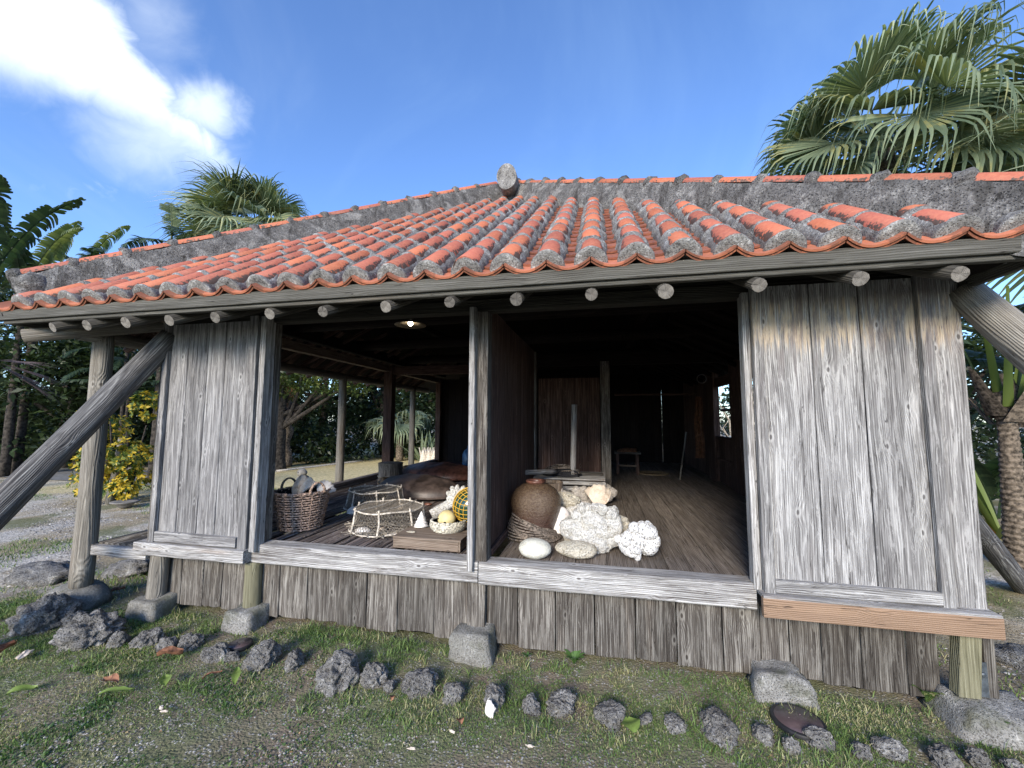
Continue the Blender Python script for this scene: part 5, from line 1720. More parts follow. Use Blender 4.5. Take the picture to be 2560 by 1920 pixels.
def fbm(x, y, s, seed=0):
    return 0.5 * vnoise(x, y, s, seed) + 0.3 * vnoise(x, y, s * 2.1, seed + 1) + 0.2 * vnoise(x, y, s * 4.7, seed + 2)


def ss(a, b, v):
    t_ = np.clip((v - a) / (b - a), 0, 1); return t_ * t_ * (3 - 2 * t_)


def grass(name, n, xr_, yr_, dens, hmin, hmax, wid, mat, seed):
    rng = np.random.default_rng(seed)
    x = rng.uniform(*xr_, n); y = rng.uniform(*yr_, n)
    d = dens(x, y); keep = rng.random(n) < d
    x, y, d = x[keep], y[keep], d[keep]; n = len(x)
    h = (hmin + (hmax - hmin) * rng.random(n) ** 1.6) * (0.55 + 0.6 * d)
    az = rng.uniform(0, 2 * pi, n); ln = rng.uniform(0.2, 1.1, n) * h
    faz = rng.uniform(0, pi, n); w = wid * rng.uniform(0.6, 1.3, n)
    z = 0.014 * np.sin(x * 2.3 + y) * np.cos(y * 3.1) - 0.022
    dx, dy = np.cos(faz) * w, np.sin(faz) * w
    lx, ly = np.cos(az) * ln, np.sin(az) * ln
    v0 = np.stack([x - dx, y - dy, z], 1); v1 = np.stack([x + dx, y + dy, z], 1)
    v2 = np.stack([x + lx * .35 + dx * .8, y + ly * .35 + dy * .8, z + h * .62], 1); v3 = np.stack([x + lx * .35 - dx * .8, y + ly * .35 - dy * .8, z + h * .62], 1)
    v4 = np.stack([x + lx, y + ly, z + h], 1)
    co = np.stack([v0, v1, v2, v3, v4], 1).reshape(-1, 3)
    i = np.arange(n)[:, None] * 5
    fa = np.concatenate([i + np.array([[0, 1, 2]]), i + np.array([[0, 2, 3]]), i + np.array([[3, 2, 4]])])
    o = mk_np(name, co, fa, 3, mat); o['kind'] = 'stuff'
    return o


def dens_front(x, y):
    b = fbm(x, y, 2.2, 3); f = fbm(x, y, 11, 9)
    # dense close to the house and on the left, worn thin in the middle foreground
    worn = ss(2.5, 1.9, y + 0.5 * (b - .5)) * ss(-3.3, -2.2, x + .5 * (b - .5)) * ss(1.6, 0.6, x)
    d = ss(0.34, 0.55, b * 0.6 + f * 0.55 - 0.02) * (1 - 0.80 * worn * ss(0.35, 0.55, f * 0.5 + b * 0.5 + 0.05))
    under = ss(3.16, 3.02, y)
    return np.clip(d, 0, 1) * under


grass('grass', 420000, (-5.6, 3.2), (0.9, 3.2), dens_front, 0.006, 0.019, 0.0018, 'grass_blade', 1)
grass('tall_grass', 26000, (-5.6, 3.2), (2.2, 3.12), lambda x, y: ss(0.56, 0.68, fbm(x, y, 6, 21)) * 0.8 + ss(0.10, 0.0, np.abs(y - 3.03)) * ss(0.45, 0.6, fbm(x, y, 5, 5)), 0.025, 0.065, 0.0026, 'grass_blade', 2)
grass('clover', 60000, (-5.6, -0.6), (1.2, 3.0), lambda x, y: ss(0.44, 0.6, fbm(x, y, 3.1, 41)) * ss(-0.8, -2.6, x), 0.006, 0.022, 0.0048, 'clover_leaf', 8)
grass('leaf_litter', 2600, (-5.6, 3.0), (1.2, 3.05), lambda x, y: ss(0.45, 0.7, fbm(x, y, 4, 51)), 0.004, 0.010, 0.0075, 'litter', 9)
grass('ground_cover', 60000, (-13, -4.4), (3.0, 9.0), lambda x, y: ss(0.55, 0.68, fbm(x, y, 0.8, 31)) * .8, 0.02, 0.06, 0.004, 'grass_blade', 4)
grass('ground_cover', 40000, (2.3, 7.5), (1.8, 8.0), lambda x, y: ss(0.42, 0.6, fbm(x, y, 1.1, 37)) * .8, 0.02, 0.06, 0.0035, 'grass_blade', 6)


def pebbles(name, n, xr_, yr_, dens, smin, smax, mat, seed):
    rng = np.random.default_rng(seed)
    x = rng.uniform(*xr_, n); y = rng.uniform(*yr_, n); k_ = rng.random(n) < dens(x, y); x, y = x[k_], y[k_]; n = len(x)
    base = np.array([(1, 0, 0), (.5, .8, 0), (-.5, .85, 0), (-1, 0, 0), (-.5, -.8, 0), (.5, -.85, 0), (.3, .2, .8), (-.3, .25, .75), (0, -.35, .8)], float)
    fc = np.array([(0, 1, 6), (1, 2, 7), (1, 7, 6), (2, 3, 7), (3, 4, 8), (3, 8, 7), (4, 5, 8), (5, 0, 6), (5, 6, 8), (6, 7, 8)])
    s = smin + (smax - smin) * rng.random(n) ** 3
    a = rng.uniform(0, 2 * pi, n); asp = rng.uniform(.55, 1, n); hh = rng.uniform(.3, .7, n)
    bx = base[None, :, 0] * s[:, None] * (1 + rng.uniform(-.25, .25, (n, 9))); by = base[None, :, 1] * (s * asp)[:, None] * (1 + rng.uniform(-.25, .25, (n, 9))); bz = base[None, :, 2] * (s * hh)[:, None]
    X = bx * np.cos(a)[:, None] - by * np.sin(a)[:, None] + x[:, None]; Y = bx * np.sin(a)[:, None] + by * np.cos(a)[:, None] + y[:, None]
    Z = bz + (0.014 * np.sin(x * 2.3 + y) * np.cos(y * 3.1) - 0.021)[:, None]
    co = np.stack([X, Y, Z], 2).reshape(-1, 3)
    fa = (fc[None] + (np.arange(n) * 9)[:, None, None]).reshape(-1, 3)
    o = mk_np(name, co, fa, 3, mat); o['kind'] = 'stuff'
    return o


def pebble_mat():
    m, g = newmat('pebble')
    r = g.n('ShaderNodeNewGeometry').outputs['Random Per Island']
    col = g.mix(g.ramp(r, 0.0, 0.8), (0.13, 0.115, 0.10), (0.40, 0.37, 0.33)); col = g.mix(g.ramp(r, 0.80, 1.0), col, (0.62, 0.59, 0.54))
    finish(g, col, 0.85)


pebble_mat()


def dens_peb(x, y):
    b = fbm(x, y, 2.2, 3); f = fbm(x, y, 7, 19)
    worn = ss(2.6, 1.9, y + 0.5 * (b - .5)) * ss(-3.6, -2.4, x + .5 * (b - .5)) * ss(1.8, 0.6, x)
    return np.clip(worn * (0.25 + 0.9 * ss(.40, .6, f)) + 0.22 * ss(.45, .7, f), 0, 1) * ss(3.2, 3.0, y)


pebbles('gravel', 60000, (-4.8, 2.6), (0.9, 3.1), dens_peb, 0.002, 0.011, 'pebble', 11)
pebbles('gravel', 22000, (-12, -4.6), (2.6, 8.5), lambda x, y: 0.9 * ss(-4.9, -5.5, x + .6 * fbm(x, y, 1, 2)) + 0.1, 0.006, 0.022, 'pebble', 12)
pebbles('gravel', 20000, (2.4, 7.5), (2.4, 8.5), lambda x, y: 0.2 + 0.6 * ss(.4, .6, fbm(x, y, 1.5, 8)), 0.005, 0.020, 'pebble', 13)


# weeds by the skirt
def weed(label, px, py, r, n, mat, up_=1.0):
    p = PZ(px, py, 0); V, F = [], []
    for i in range(n):
        a = R.uniform(0, 2 * pi); l = r * R.uniform(.6, 1.1); w = r * 0.16
        pts = []
        for q in range(5):
            f = q / 4
            pts.append((cos(a) * l * f * .8, sin(a) * l * f * .8, up_ * l * (f - .55 * f * f) * 1.3, w * sin(pi * min(.97, f * .85 + .12))))
        b = len(V)
        for (x, y, z, ww) in pts:
            V.append((x - sin(a) * ww, y + cos(a) * ww, z)); V.append((x + sin(a) * ww, y - cos(a) * ww, z))
        for q in range(4):
            F.append((b + q * 2, b + q * 2 + 1, b + q * 2 + 3, b + q * 2 + 2))
    o = mk('weed', V, F, mat, None); o.location = (p.x, p.y, -0.01)
    return tag(o, label, 'weed')


weed('leafy green weed growing against the middle of the skirt boards', 1435, 1655, 0.10, 26, 'weed_green', 1.2)
weed('spiky grass tuft left of the pale footing stone', 1875, 1675, 0.14, 34, 'grass_blade', 1.5)
weed('grass tuft growing up between the last board and the corner boulder', 2320, 1755, 0.13, 34, 'grass_blade', 1.5)
weed('small broad-leaved weed right of the centre footing', 1318, 1640, 0.06, 12, 'weed_green', 1.0)
weed('clump of grass at the bottom right in front of the corner boulder', 2520, 1830, 0.13, 40, 'grass_blade', 1.3)


# ================================================================== PLANTS
def fan_leaf(az, el, lp_, rb, mat, parent, droop=1.0, nseg=30, spread=2.05, wind=(0, 0), seed=0, base=(0, 0, 0), tipl=1.0, wmul=1.0, name='leaf', tiltr=0.75, rollr=0.6):
    """palmate leaf: petiole plus pleated segments whose tips hang down"""
    rr = random.Random(seed)
    d0 = Vector((cos(az) * cos(el), sin(az) * cos(el), sin(el))); sd_ = Vector((-sin(az), cos(az), 0)); nn = d0.cross(sd_).normalized()
    if nn.z < 0:
        nn = -nn
    V, F = [], []
    b0 = Vector(base)
    # petiole bows a little
    pts = [b0 + d0 * (lp_ * f) + Vector((0, 0, 0.12 * lp_ * sin(f * pi * .6))) for f in (0, .33, .66, 1)]
    tube_geo(V, F, pts, [0.020 * wmul, 0.016 * wmul, 0.013 * wmul, 0.010 * wmul], 5)
    hub = pts[-1]
    dn = Vector((wind[0], wind[1], -1)).normalized()
    # the blade tips over at the end of its stalk and is rolled to one side
    tilt = tiltr * rr.uniform(0.6, 1.2); roll = rr.uniform(-rollr, rollr)
    db = (d0 * cos(tilt) - nn * sin(tilt)).normalized(); nb = (nn * cos(tilt) + d0 * sin(tilt)).normalized()
    sb = (sd_ * cos(roll) + nb * sin(roll)).normalized(); nb = db.cross(sb).normalized()
    if nb.dot(nn) < 0:
        nb = -nb
    K = 10; stepw = spread * 2 / nseg
    for j in range(nseg):
        u = j / (nseg - 1) * 2 - 1
        ph = u * spread
        dj = (db * cos(ph) + sb * sin(ph) + nb * (0.22 * abs(sin(ph)))).normalized()
        wd_ = (sb * cos(ph) - db * sin(ph)).normalized()
        l = rb * (0.82 + 0.18 * cos(ph * .6)) * rr.uniform(0.88, 1.10)
        if rr.random() < 0.03:
            continue
        p = hub.copy(); b = len(V); kn_ = rr.uniform(0.50, 0.66); fold = rr.uniform(.55, 1.15)
        for q in range(K + 1):
            f = q / K
            bend = max(0, min(1, (f - kn_) / 0.20)) * 0.95 * min(1, droop * fold)
            bend = min(bend + 0.08 * f * droop, .97)
            dir_ = (dj * (1 - bend) + dn * bend).normalized()
            if q:
                p = p + dir_ * (l * tipl / K)
            w = stepw * rb * (f * 0.50 if f < .5 else 0.25 * max(0.04, 1 - (f - .5) / .52) ** 1.6) * 1.0
            cr_ = nb * (w * 0.55)
            ww = wd_ * (w + 0.0012)
            V.append(tuple(p - ww)); V.append(tuple(p + cr_)); V.append(tuple(p + ww))
        for q in range(K):
            for k_ in range(2):
                F.append((b + q * 3 + k_, b + q * 3 + k_ + 1, b + q * 3 + k_ + 4, b + q * 3 + k_ + 3))
    return mk(name, V, F, mat, parent)


def fan_palm(label, base, height, crown, mats, rb, lp_, n, seed, droop=1.0, wind=(0, 0), trunk_r=0.16, fruit=True, elr=(-0.35, 1.35), azr=(0, 2 * pi)):
    rr = random.Random(seed)
    t = thing('fan_palm', label, 'palm tree', base)
    log('trunk', (0, 0, 0), (crown[0], crown[1], height), trunk_r, trunk_r * .8, 'trunk_bark', t, 14, 0.06, 24, caps=False)
    for i in range(n):
        f = (i + .5) / n
        az = azr[0] + (azr[1] - azr[0]) * ((i * 0.6180339) % 1.0) + rr.uniform(-.2, .2)
        el = elr[0] + (elr[1] - elr[0]) * f
        fan_leaf(az, el, lp_ * rr.uniform(.75, 1.1), rb * rr.uniform(.85, 1.1), mats[rr.random() < .45], t, droop * rr.uniform(.8, 1.1), 38, 1.75, wind, seed * 100 + i, (crown[0], crown[1], height), tipl=1.12, name='palm_leaf')
    if fruit:
        for k_ in range(3):
            V, F = [], []
            a = rr.uniform(3.3, 5.8)
            for q in range(70):
                b = Vector((cos(a) * .35 + rr.uniform(-.35, .35), sin(a) * .45 + rr.uniform(-.3, .3), rr.uniform(-.7, .1)))
                tube_geo(V, F, [b, b + Vector((rr.uniform(-.12, .12), rr.uniform(-.12, .12), rr.uniform(-.28, 0)))], 0.006, 3)
            o = mk('fruit_stalks', V, F, 'fruit_stalk', t); o.location = (crown[0], crown[1], height); o['kind'] = 'stuff'
    return t


P_ = PY(2205, 385, 6.3)
fan_palm('tall fan palm with drooping shredded fronds rising behind the right hip', (P_.x, P_.y, 0), P_.z, (0, 0), ('palm_green', 'palm_pale'), 1.12, 0.85, 29, 3, 1.0, (-0.30, -0.05), 0.17, False, (-0.6, 1.25))
P_ = PY(2900, 420, 5.6)
fan_palm('fan palm at the right edge with stiff fronds reaching into the picture', (P_.x, P_.y, 0), P_.z, (0, 0), ('palm_green', 'palm_pale'), 1.25, 1.3, 20, 9, 0.45, (-0.15, 0), 0.17, False, (-0.5, 1.2))
P_ = PY(636, 606, 12.0)
fan_palm('fan palm with brown seed stalks behind the left hip of the roof', (P_.x, P_.y, 0), P_.z, (0, 0), ('palm_green', 'palm_pale'), 1.75, 1.15, 40, 5, 0.65, (-0.2, 0), 0.2, True, (-0.6, 1.35))


def banana_leaf(base, az, el, L, w, mat, parent, arch=0.8, torn=0.6, seed=0, name='leaf', twist=0.0):
    rr = random.Random(seed)
    b0 = Vector(base); hd = Vector((cos(az), sin(az), 0)); sd_ = Vector((-sin(az), cos(az), 0))
    V, F = [], []
    K = 40; pts = []; p = b0.copy(); e = el
    dirs = []
    for i in range(K + 1):
        f = i / K
        d = hd * cos(e) + Vector((0, 0, sin(e)))
        pts.append(p.copy()); dirs.append(d)
        p = p + d * (L / K); e -= arch * (0.4 + 1.6 * f) / K
    tube_geo(V, F, pts[::4], [0.022 * (1 - .8 * i / len(pts[::4])) for i in range(len(pts[::4]))], 5)
    for sg in (1, -1):
        grp = 0; dro = rr.uniform(.2, .6)
        for i in range(8, K):
            f = i / K
            if rr.random() < torn * 0.5:
                grp = 1; dro = rr.uniform(0.15, 1.0)
            prof = sin(pi * min(1, (f - .18) / .82) ** 0.8) ** 0.55 if f > .18 else 0
            ww = w * prof * rr.uniform(.94, 1.03)
            if ww < 0.01:
                continue
            nrm = dirs[i].cross(sd_ * sg).normalized()
            if nrm.z < 0:
                nrm = -nrm
            out = (sd_ * sg * cos(twist * sg) + nrm * (0.35 + sin(twist * sg)) + dirs[i] * 0.35).normalized()
            q0, q1 = pts[i], pts[i + 1] if not rr.random() < torn * .25 else pts[i].lerp(pts[i + 1], .7)
            b = len(V); S_ = 4
            for s_ in range(S_ + 1):
                u = s_ / S_
                off = out * (ww * u * (1 - 0.35 * dro * u)) + Vector((0, 0, -1)) * (ww * dro * u * u * 1.0)
                tap = 1 if s_ < S_ else .55
                mid = (q0 + q1) / 2; hf = (q1 - q0) / 2 * tap * 1.05
                V.append(tuple(mid - hf + off)); V.append(tuple(mid + hf + off))
            for s_ in range(S_):
                F.append((b + s_ * 2, b + s_ * 2 + 1, b + s_ * 2 + 3, b + s_ * 2 + 2))
    return mk(name, V, F, mat, parent)


def banana(label, base, h, leaves, mat, seed, stems=1, L=2.4, w=0.36, group=None):
    rr = random.Random(seed)
    t = thing('banana_plant', label, 'banana plant', base, group)
    for s_ in range(stems):
        ox, oy = (rr.uniform(-.5, .5), rr.uniform(-.3, .5)) if s_ else (0, 0)
        log('stem', (ox, oy, 0), (ox * 1.2, oy * 1.2, h), 0.12, 0.07, 'bark_grey', t, 12, 0.05, 10, caps=False)
        for i, (az, el, lf, mt) in enumerate(leaves):
            banana_leaf((ox * 1.2, oy * 1.2, h - 0.1), az + ox, el, L * lf, w, mt or mat, t, 0.85 + rr.uniform(-.2, .3), 0.75, seed * 50 + i + s_ * 17)
    return t


# left clump of torn banana-like leaves
P_ = PY(-40, 640, 6.4)
banana('tall torn-leaved banana plant at the left picture edge', (P_.x, P_.y, 0), P_.z - 1.0, [(0.3, 1.25, 1.0, None), (-0.4, 1.05, 1.0, None), (0.9, 0.9, .9, None), (1.6, 0.7, .9, None), (-1.2, 0.8, 1, None), (2.7, 0.9, 1, None), (4.2, .6, .9, None), (0.1, 0.55, 1.0, None)], 'banana_green', 4, 1, 3.4, .36)
P_ = PY(70, 640, 8.6)
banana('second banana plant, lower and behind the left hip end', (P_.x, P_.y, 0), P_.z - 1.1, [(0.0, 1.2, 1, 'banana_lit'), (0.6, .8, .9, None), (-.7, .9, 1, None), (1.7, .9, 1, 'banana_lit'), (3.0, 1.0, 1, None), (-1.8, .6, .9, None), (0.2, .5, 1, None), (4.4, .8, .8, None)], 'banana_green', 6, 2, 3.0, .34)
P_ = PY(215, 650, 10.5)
banana('banana plant with a leaf tip coloured pale as if sunlit just over the hip ridge', (P_.x, P_.y, 0), P_.z - .3, [(0.3, 1.25, .9, 'banana_lit'), (-.4, .6, .9, None), (1.2, .9, .9, None), (2.6, .9, .9, None), (4.0, .8, .8, None)], 'banana_green', 8, 1, 2.5, .38)
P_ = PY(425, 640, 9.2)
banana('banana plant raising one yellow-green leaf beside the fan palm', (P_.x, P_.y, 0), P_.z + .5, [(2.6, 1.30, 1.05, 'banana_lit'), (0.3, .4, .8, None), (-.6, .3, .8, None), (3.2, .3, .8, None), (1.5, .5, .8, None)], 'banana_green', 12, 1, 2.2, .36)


# leafy trees: trunk, limbs and a crown of leaf-sized faces
def leaf_cloud(name, centres, n, size, mat, parent, seed, flat=0.7, asp=0.5):
    rng = np.random.default_rng(seed)
    cen = np.array([c[:3] for c in centres]); rad = np.array([c[3] for c in centres])
    pr = rad ** 2 / (rad ** 2).sum()
    idx = rng.choice(len(cen), n, p=pr)
    d = rng.normal(size=(n, 3)); d /= np.linalg.norm(d, axis=1)[:, None]
    r = rad[idx] * rng.uniform(0.55, 1.05, n) ** 0.6
    # break the surface of each clump
    wob_ = 0.8 + 0.35 * vnoise(d[:, 0] * 3 + cen[idx, 0] * 5, d[:, 1] * 3 + d[:, 2] * 4, 1.7, seed % 7)
    p = cen[idx] + d * (r * wob_)[:, None] * np.array([1, 1, flat])
    s = size * rng.uniform(.6, 1.3, n)
    a = rng.normal(size=(n, 3)); a[:, 2] *= 0.5; a /= np.linalg.norm(a, axis=1)[:, None]
    up_ = rng.normal(size=(n, 3)) * .6 + np.array([0, 0, 1.0]); b = np.cross(a, up_); b /= np.linalg.norm(b, axis=1)[:, None] + 1e-6
    L_ = a * s[:, None]; W_ = b * (s * asp * .5)[:, None]
    dr = np.array([0, 0, -1.0]) * (s * .25)[:, None]
    co = np.stack([p, p + L_ * .45 + W_, p + L_ + dr, p + L_ * .45 - W_], 1).reshape(-1, 3)
    fa = np.arange(n * 4).reshape(-1, 4)
    return mk_np(name, co, fa, 4, mat, parent)


def tree(label, base, h, blobs, nleaf, size, mat, seed, tr=0.18, limbs=True, name='leafy_tree', cat='tree', bark='bark_grey', group=None):
    rr = random.Random(seed)
    t = thing(name, label, cat, base, group)
    log('trunk', (0, 0, -0.05), (rr.uniform(-.3, .3), rr.uniform(-.2, .2), h * .62), tr, tr * .55, bark, t, 12, 0.12, 12, caps=False, bend=tr * .6)
    if limbs:
        for c in blobs[:7]:
            z0 = h * rr.uniform(.25, .55)
            log('limb', (0, 0, z0), (c[0] * .9, c[1] * .9, c[2]), tr * .42, tr * .12, bark, t, 8, 0.1, 8, caps=False, bend=0.12)
    leaf_cloud('crown', blobs, nleaf, size, mat, t, seed)
    return t


def rblobs(rr, n, rx, ry, z0, z1, r0, r1):
    return [(rr.uniform(-rx, rx), rr.uniform(-ry, ry), rr.uniform(z0, z1), rr.uniform(r0, r1)) for _ in range(n)]


rr_ = random.Random(77)
TREES = [(-22, 10.2, 8.5, 'tall dark tree at the left picture edge behind the tall banana plant'), (-26, 12.5, 9.5, 'tallest dark tree, farthest off at the left picture edge'), (-18.5, 10.8, 5.5, 'low dark tree between the left banana plants and the croton'), (-24, 15, 9.5, 'wide dark tree farthest left beyond the gravel yard'), (-19, 14, 8, 'dark tree second from the far left behind the banana clump'),
         (-15.5, 15.5, 7.0, 'dark tree third from the far left, seen under the left eave'), (-12.6, 16.5, 6.0, 'dark tree left of the sandy yard, framed by the left opening'),
         (-10.2, 18.0, 5.6, 'dark spreading tree behind the sandy yard with sky showing below its limbs'), (-7.6, 18.5, 5.4, 'dark tree behind the middle of the sandy yard'),
         (-5.0, 19.0, 5.2, 'dark tree at the right end of the sandy yard')]
for i, (x, y, h, lab) in enumerate(TREES):
    bl_ = rblobs(rr_, 18, 2.3, 1.6, 0.8, h * .86, .8, 1.4)
    tree(lab, (x, y, 0), h, bl_, 9500, 0.21, 'tree_dark', 40 + i, 0.2, group='dark trees around the yard')
# overhanging branch of a nearer tree
bl_ = [(0.0, 0, 2.9, .8), (0.9, -.3, 3.1, .7), (1.8, -.2, 3.0, .75), (2.6, .1, 2.95, .7), (-1.0, .2, 3.0, .8), (3.3, 0, 3.2, .6), (-1.8, 0, 2.6, .8), (0.5, .5, 3.8, .9), (2, .5, 3.9, .9)]
tree('nearer tree with light green twigs hanging just under the left eave', (-10.4, 11.8, 0), 4.0, bl_, 9000, 0.12, 'tree_mid', 61, 0.2)
# right-hand side trees
for i, (x, y, h, lab) in enumerate(((8.5, 12, 4.6, 'dark bushy tree behind the right wall window'), (12, 10, 4.2, 'dense tree at the far right beyond the gravel'),
                                    (6.2, 16, 4.8, 'tree behind the right rear corner of the house'), (10.5, 15, 5, 'taller tree behind the dense right trees'))):
    bl_ = rblobs(rr_, 12, 2.0, 1.6, .6, h * .80, .7, 1.2)
    tree(lab, (x, y, 0), h, bl_, 6000, 0.17, 'tree_mid' if i % 2 else 'tree_dark', 80 + i, 0.17, group='trees on the right side')

# far thicket that closes the horizon
rng_ = random.Random(5)
cl_ = [(rng_.uniform(-60, 60), rng_.uniform(26, 34), rng_.uniform(0.5, 3.4), rng_.uniform(1.4, 2.4)) for _ in range(150)]
cl_ += [(rng_.uniform(-48, -26), rng_.uniform(0, 28), rng_.uniform(0.5, 3.6), rng_.uniform(1.4, 2.4)) for _ in range(70)]
cl_ += [(rng_.uniform(20, 34), rng_.uniform(0, 28), rng_.uniform(0.5, 3.0), rng_.uniform(1.4, 2.2)) for _ in range(50)]
th = leaf_cloud('thicket', cl_, 70000, 0.42, 'tree_dark', None, 9, flat=0.8); th['kind'] = 'stuff'
ub = [(rng_.uniform(-22, -9.5), rng_.uniform(12.5, 15.5), rng_.uniform(0.1, 1.1), rng_.uniform(.45, .8)) for _ in range(60)] + [(rng_.uniform(-9.5, -4.5), rng_.uniform(15.6, 17.5), rng_.uniform(0.1, 1.0), rng_.uniform(.4, .7)) for _ in range(24)]
ub += [(rng_.uniform(-24, -13), rng_.uniform(10.5, 12.5), rng_.uniform(0.1, 1.2), rng_.uniform(.4, .8)) for _ in range(30)]
un = leaf_cloud('undergrowth', ub, 30000, 0.16, 'tree_dark', None, 19, flat=0.8); un['kind'] = 'stuff'

# thin upright stems under the left eave
for i in range(9):
    x = -15.5 + i * 0.62 + R.uniform(-.2, .2); y = 9.9 + R.uniform(-.5, 1.2)
    t = thing('slender_palm', ('leftmost slender dark stem', 'second slender dark stem from the left', 'third slender dark stem from the left', 'fourth slender dark stem from the left', 'middle slender dark stem', 'sixth slender dark stem from the left', 'third slender dark stem from the right', 'second slender dark stem from the right', 'rightmost slender dark stem')[i] + ' in the shaded left grove', 'palm tree', (x, y, 0), 'slender palm stems in the grove')
    log('trunk', (0, 0, 0), (R.uniform(-.3, .3), 0, 4.4), 0.06, 0.045, 'bark_grey', t, 8, 0.05, 8, caps=False)
    for q in range(5):
        banana_leaf((0, 0, 3.0 + R.uniform(-.6, .8)), R.uniform(0, 6.28), R.uniform(.2, .9), 1.7, .20, 'banana_green', t, 1.2, 0.9, i * 9 + q)


# dead frond hanging at the left edge
df = thing('dead_frond', 'dry purplish-brown dead palm frond hanging at the left edge', 'dead frond', PY(-30, 905, 4.7))
for q in range(3):
    fan_leaf(0.1 + .3 * q, 0.05 - .25 * q, 0.15, 1.0, 'dry_frond', df, 0.3, 13, 0.30, (0.8, 0), 3 + q, name='frond', tiltr=0.2, rollr=0.2)


# croton bush
def croton():
    P0 = PZ(300, 1248, 0)
    t = thing('croton_bush', 'bushy croton with bright yellow and green leaves behind the round veranda post', 'bush', (P0.x, P0.y, 0))
    rr = random.Random(9)
    for q in range(9):
        a = rr.uniform(0, 6.28); r_ = rr.uniform(.2, .8)
        log('branch', (0.1 * cos(a), 0.1 * sin(a), 0), (cos(a) * r_, sin(a) * r_ * .8, rr.uniform(.8, 1.9)), 0.035, 0.012, 'bark_grey', t, 7, 0.1, 5, caps=False)
    log('branch', (0.25, -0.35, 0), (0.42, -0.35, 1.3), 0.07, 0.05, 'wood_log', t, 10, 0.05, 6, caps=False)
    V, F = [], []
    centres = rblobs(rr, 13, .80, .55, 0.30, 1.5, .24, .38) + [(0.5, 0, 1.95, .26), (0.45, .1, 1.9, .32)]
    for _ in range(560):
        c = rr.choice(centres); d = Vector((rr.gauss(0, 1), rr.gauss(0, 1), rr.gauss(0.25, 1))).normalized()
        p0 = Vector(c[:3]) + d * c[3] * rr.uniform(.7, 1.1)
        m_ = rr.randint(7, 10)
        for j in range(m_):                                      # rosette
            a = 2 * pi * j / m_ + rr.uniform(-.3, .3); ax_ = (d + Vector((0, 0, .5))).normalized()
            e1 = ax_.orthogonal().normalized(); e2 = ax_.cross(e1)
            o_ = (e1 * cos(a) + e2 * sin(a)) * .85 + ax_ * rr.uniform(.2, .8); o_.normalize()
            l = rr.uniform(.075, .125); w = l * .19; sv = o_.cross(ax_).normalized()
            b = len(V)
            V += [tuple(p0), tuple(p0 + o_ * l * .35 + sv * w), tuple(p0 + o_ * l * .75 + sv * w * .8 - ax_ * .006), tuple(p0 + o_ * l - ax_ * .02), tuple(p0 + o_ * l * .75 - sv * w * .8 - ax_ * .006), tuple(p0 + o_ * l * .35 - sv * w)]
            F.append(tuple(b + q for q in range(6)))
    mk('foliage', V, F, 'croton_leaf', t)


croton()

# plants seen through the left room: weeping grass-like palm, agave, pandanus stumps
P0 = Vector((-5.95, 12.6, 0))
wp = thing('weeping_palm', 'low palm with yellow-green hanging strands seen past the dark room post', 'palm tree', PY(1000, 1100, 15.5) - Vector((0, 0, 0)))
wp.location.z = 0
for q in range(9):
    fan_leaf(q * .7, .9 - .08 * q, .6, 1.25, 'palm_pale', wp, 1.1, 26, 1.8, (0, 0), 300 + q, (0, 0, 1.2), name='palm_leaf')
log('trunk', (0, 0, 0), (0, 0, 1.3), 0.16, 0.13, 'trunk_bark', wp, 10, 0.06, 8, caps=False)
for px, lab, nn_ in ((1055, 'sword-leaved plant with broad upright blades behind the thin outer post', 14), (1085, 'second sword-leaved plant at the edge of the dark inner wall', 12)):
    q0 = PY(px, 1150, 14.5); q0.z = 0
    t = thing('sword_plant', lab, 'plant', q0)
    for q in range(nn_):
        a = R.uniform(0, 6.28); e = R.uniform(.7, 1.45); L_ = R.uniform(1.0, 1.9); V, F = [], []
        for s_ in range(7):
            f = s_ / 6; w = .055 * sin(pi * min(.98, .25 + f * .72)); r_ = L_ * f; z = r_ * sin(e) - .25 * f * f * L_ * (1.5 - e)
            c_ = Vector((cos(a) * r_ * cos(e), sin(a) * r_ * cos(e), z)); sv = Vector((-sin(a), cos(a), 0)) * w
            V += [tuple(c_ - sv), tuple(c_ + Vector((0, 0, -w * .4))), tuple(c_ + sv)]
        for s_ in range(6):
            for k_ in range(2):
                F.append((s_ * 3 + k_, s_ * 3 + k_ + 1, s_ * 3 + k_ + 4, s_ * 3 + k_ + 3))
        mk('blade', V, F, 'palm_green', t)
for k_, px in enumerate((1058, 1072, 1086)):
    q0 = PY(px, 1160, 13.2); q0.z = 0
    t = thing('palm_stump', ('leftmost', 'middle', 'rightmost')[k_] + ' of three short pale stumps in front of the sword-leaved plants', 'stump', q0, 'three short stumps in the far garden')
    log('trunk', (0, 0, 0), (0.03, 0, 0.62), 0.16, 0.10, 'stick_pale', t, 10, 0.15, 6, caps=False)
    for q in range(6):
        a = q * 1.05; V, F = [], []
        tube_geo(V, F, [(cos(a) * .09, sin(a) * .09, .42), (cos(a) * .17, sin(a) * .17, .72)], [.03, .006], 5); mk('leaf_base', V, F, 'stick_pale', t)
lg = log('fallen_pole', PZ(690, 1178, 0.05), PZ(905, 1152, 0.05), 0.035, 0.03, 'stick_pale', None, 8, 0.05, 8)
tag(lg, 'pale fallen pole lying along the far edge of the sandy yard', 'pole')
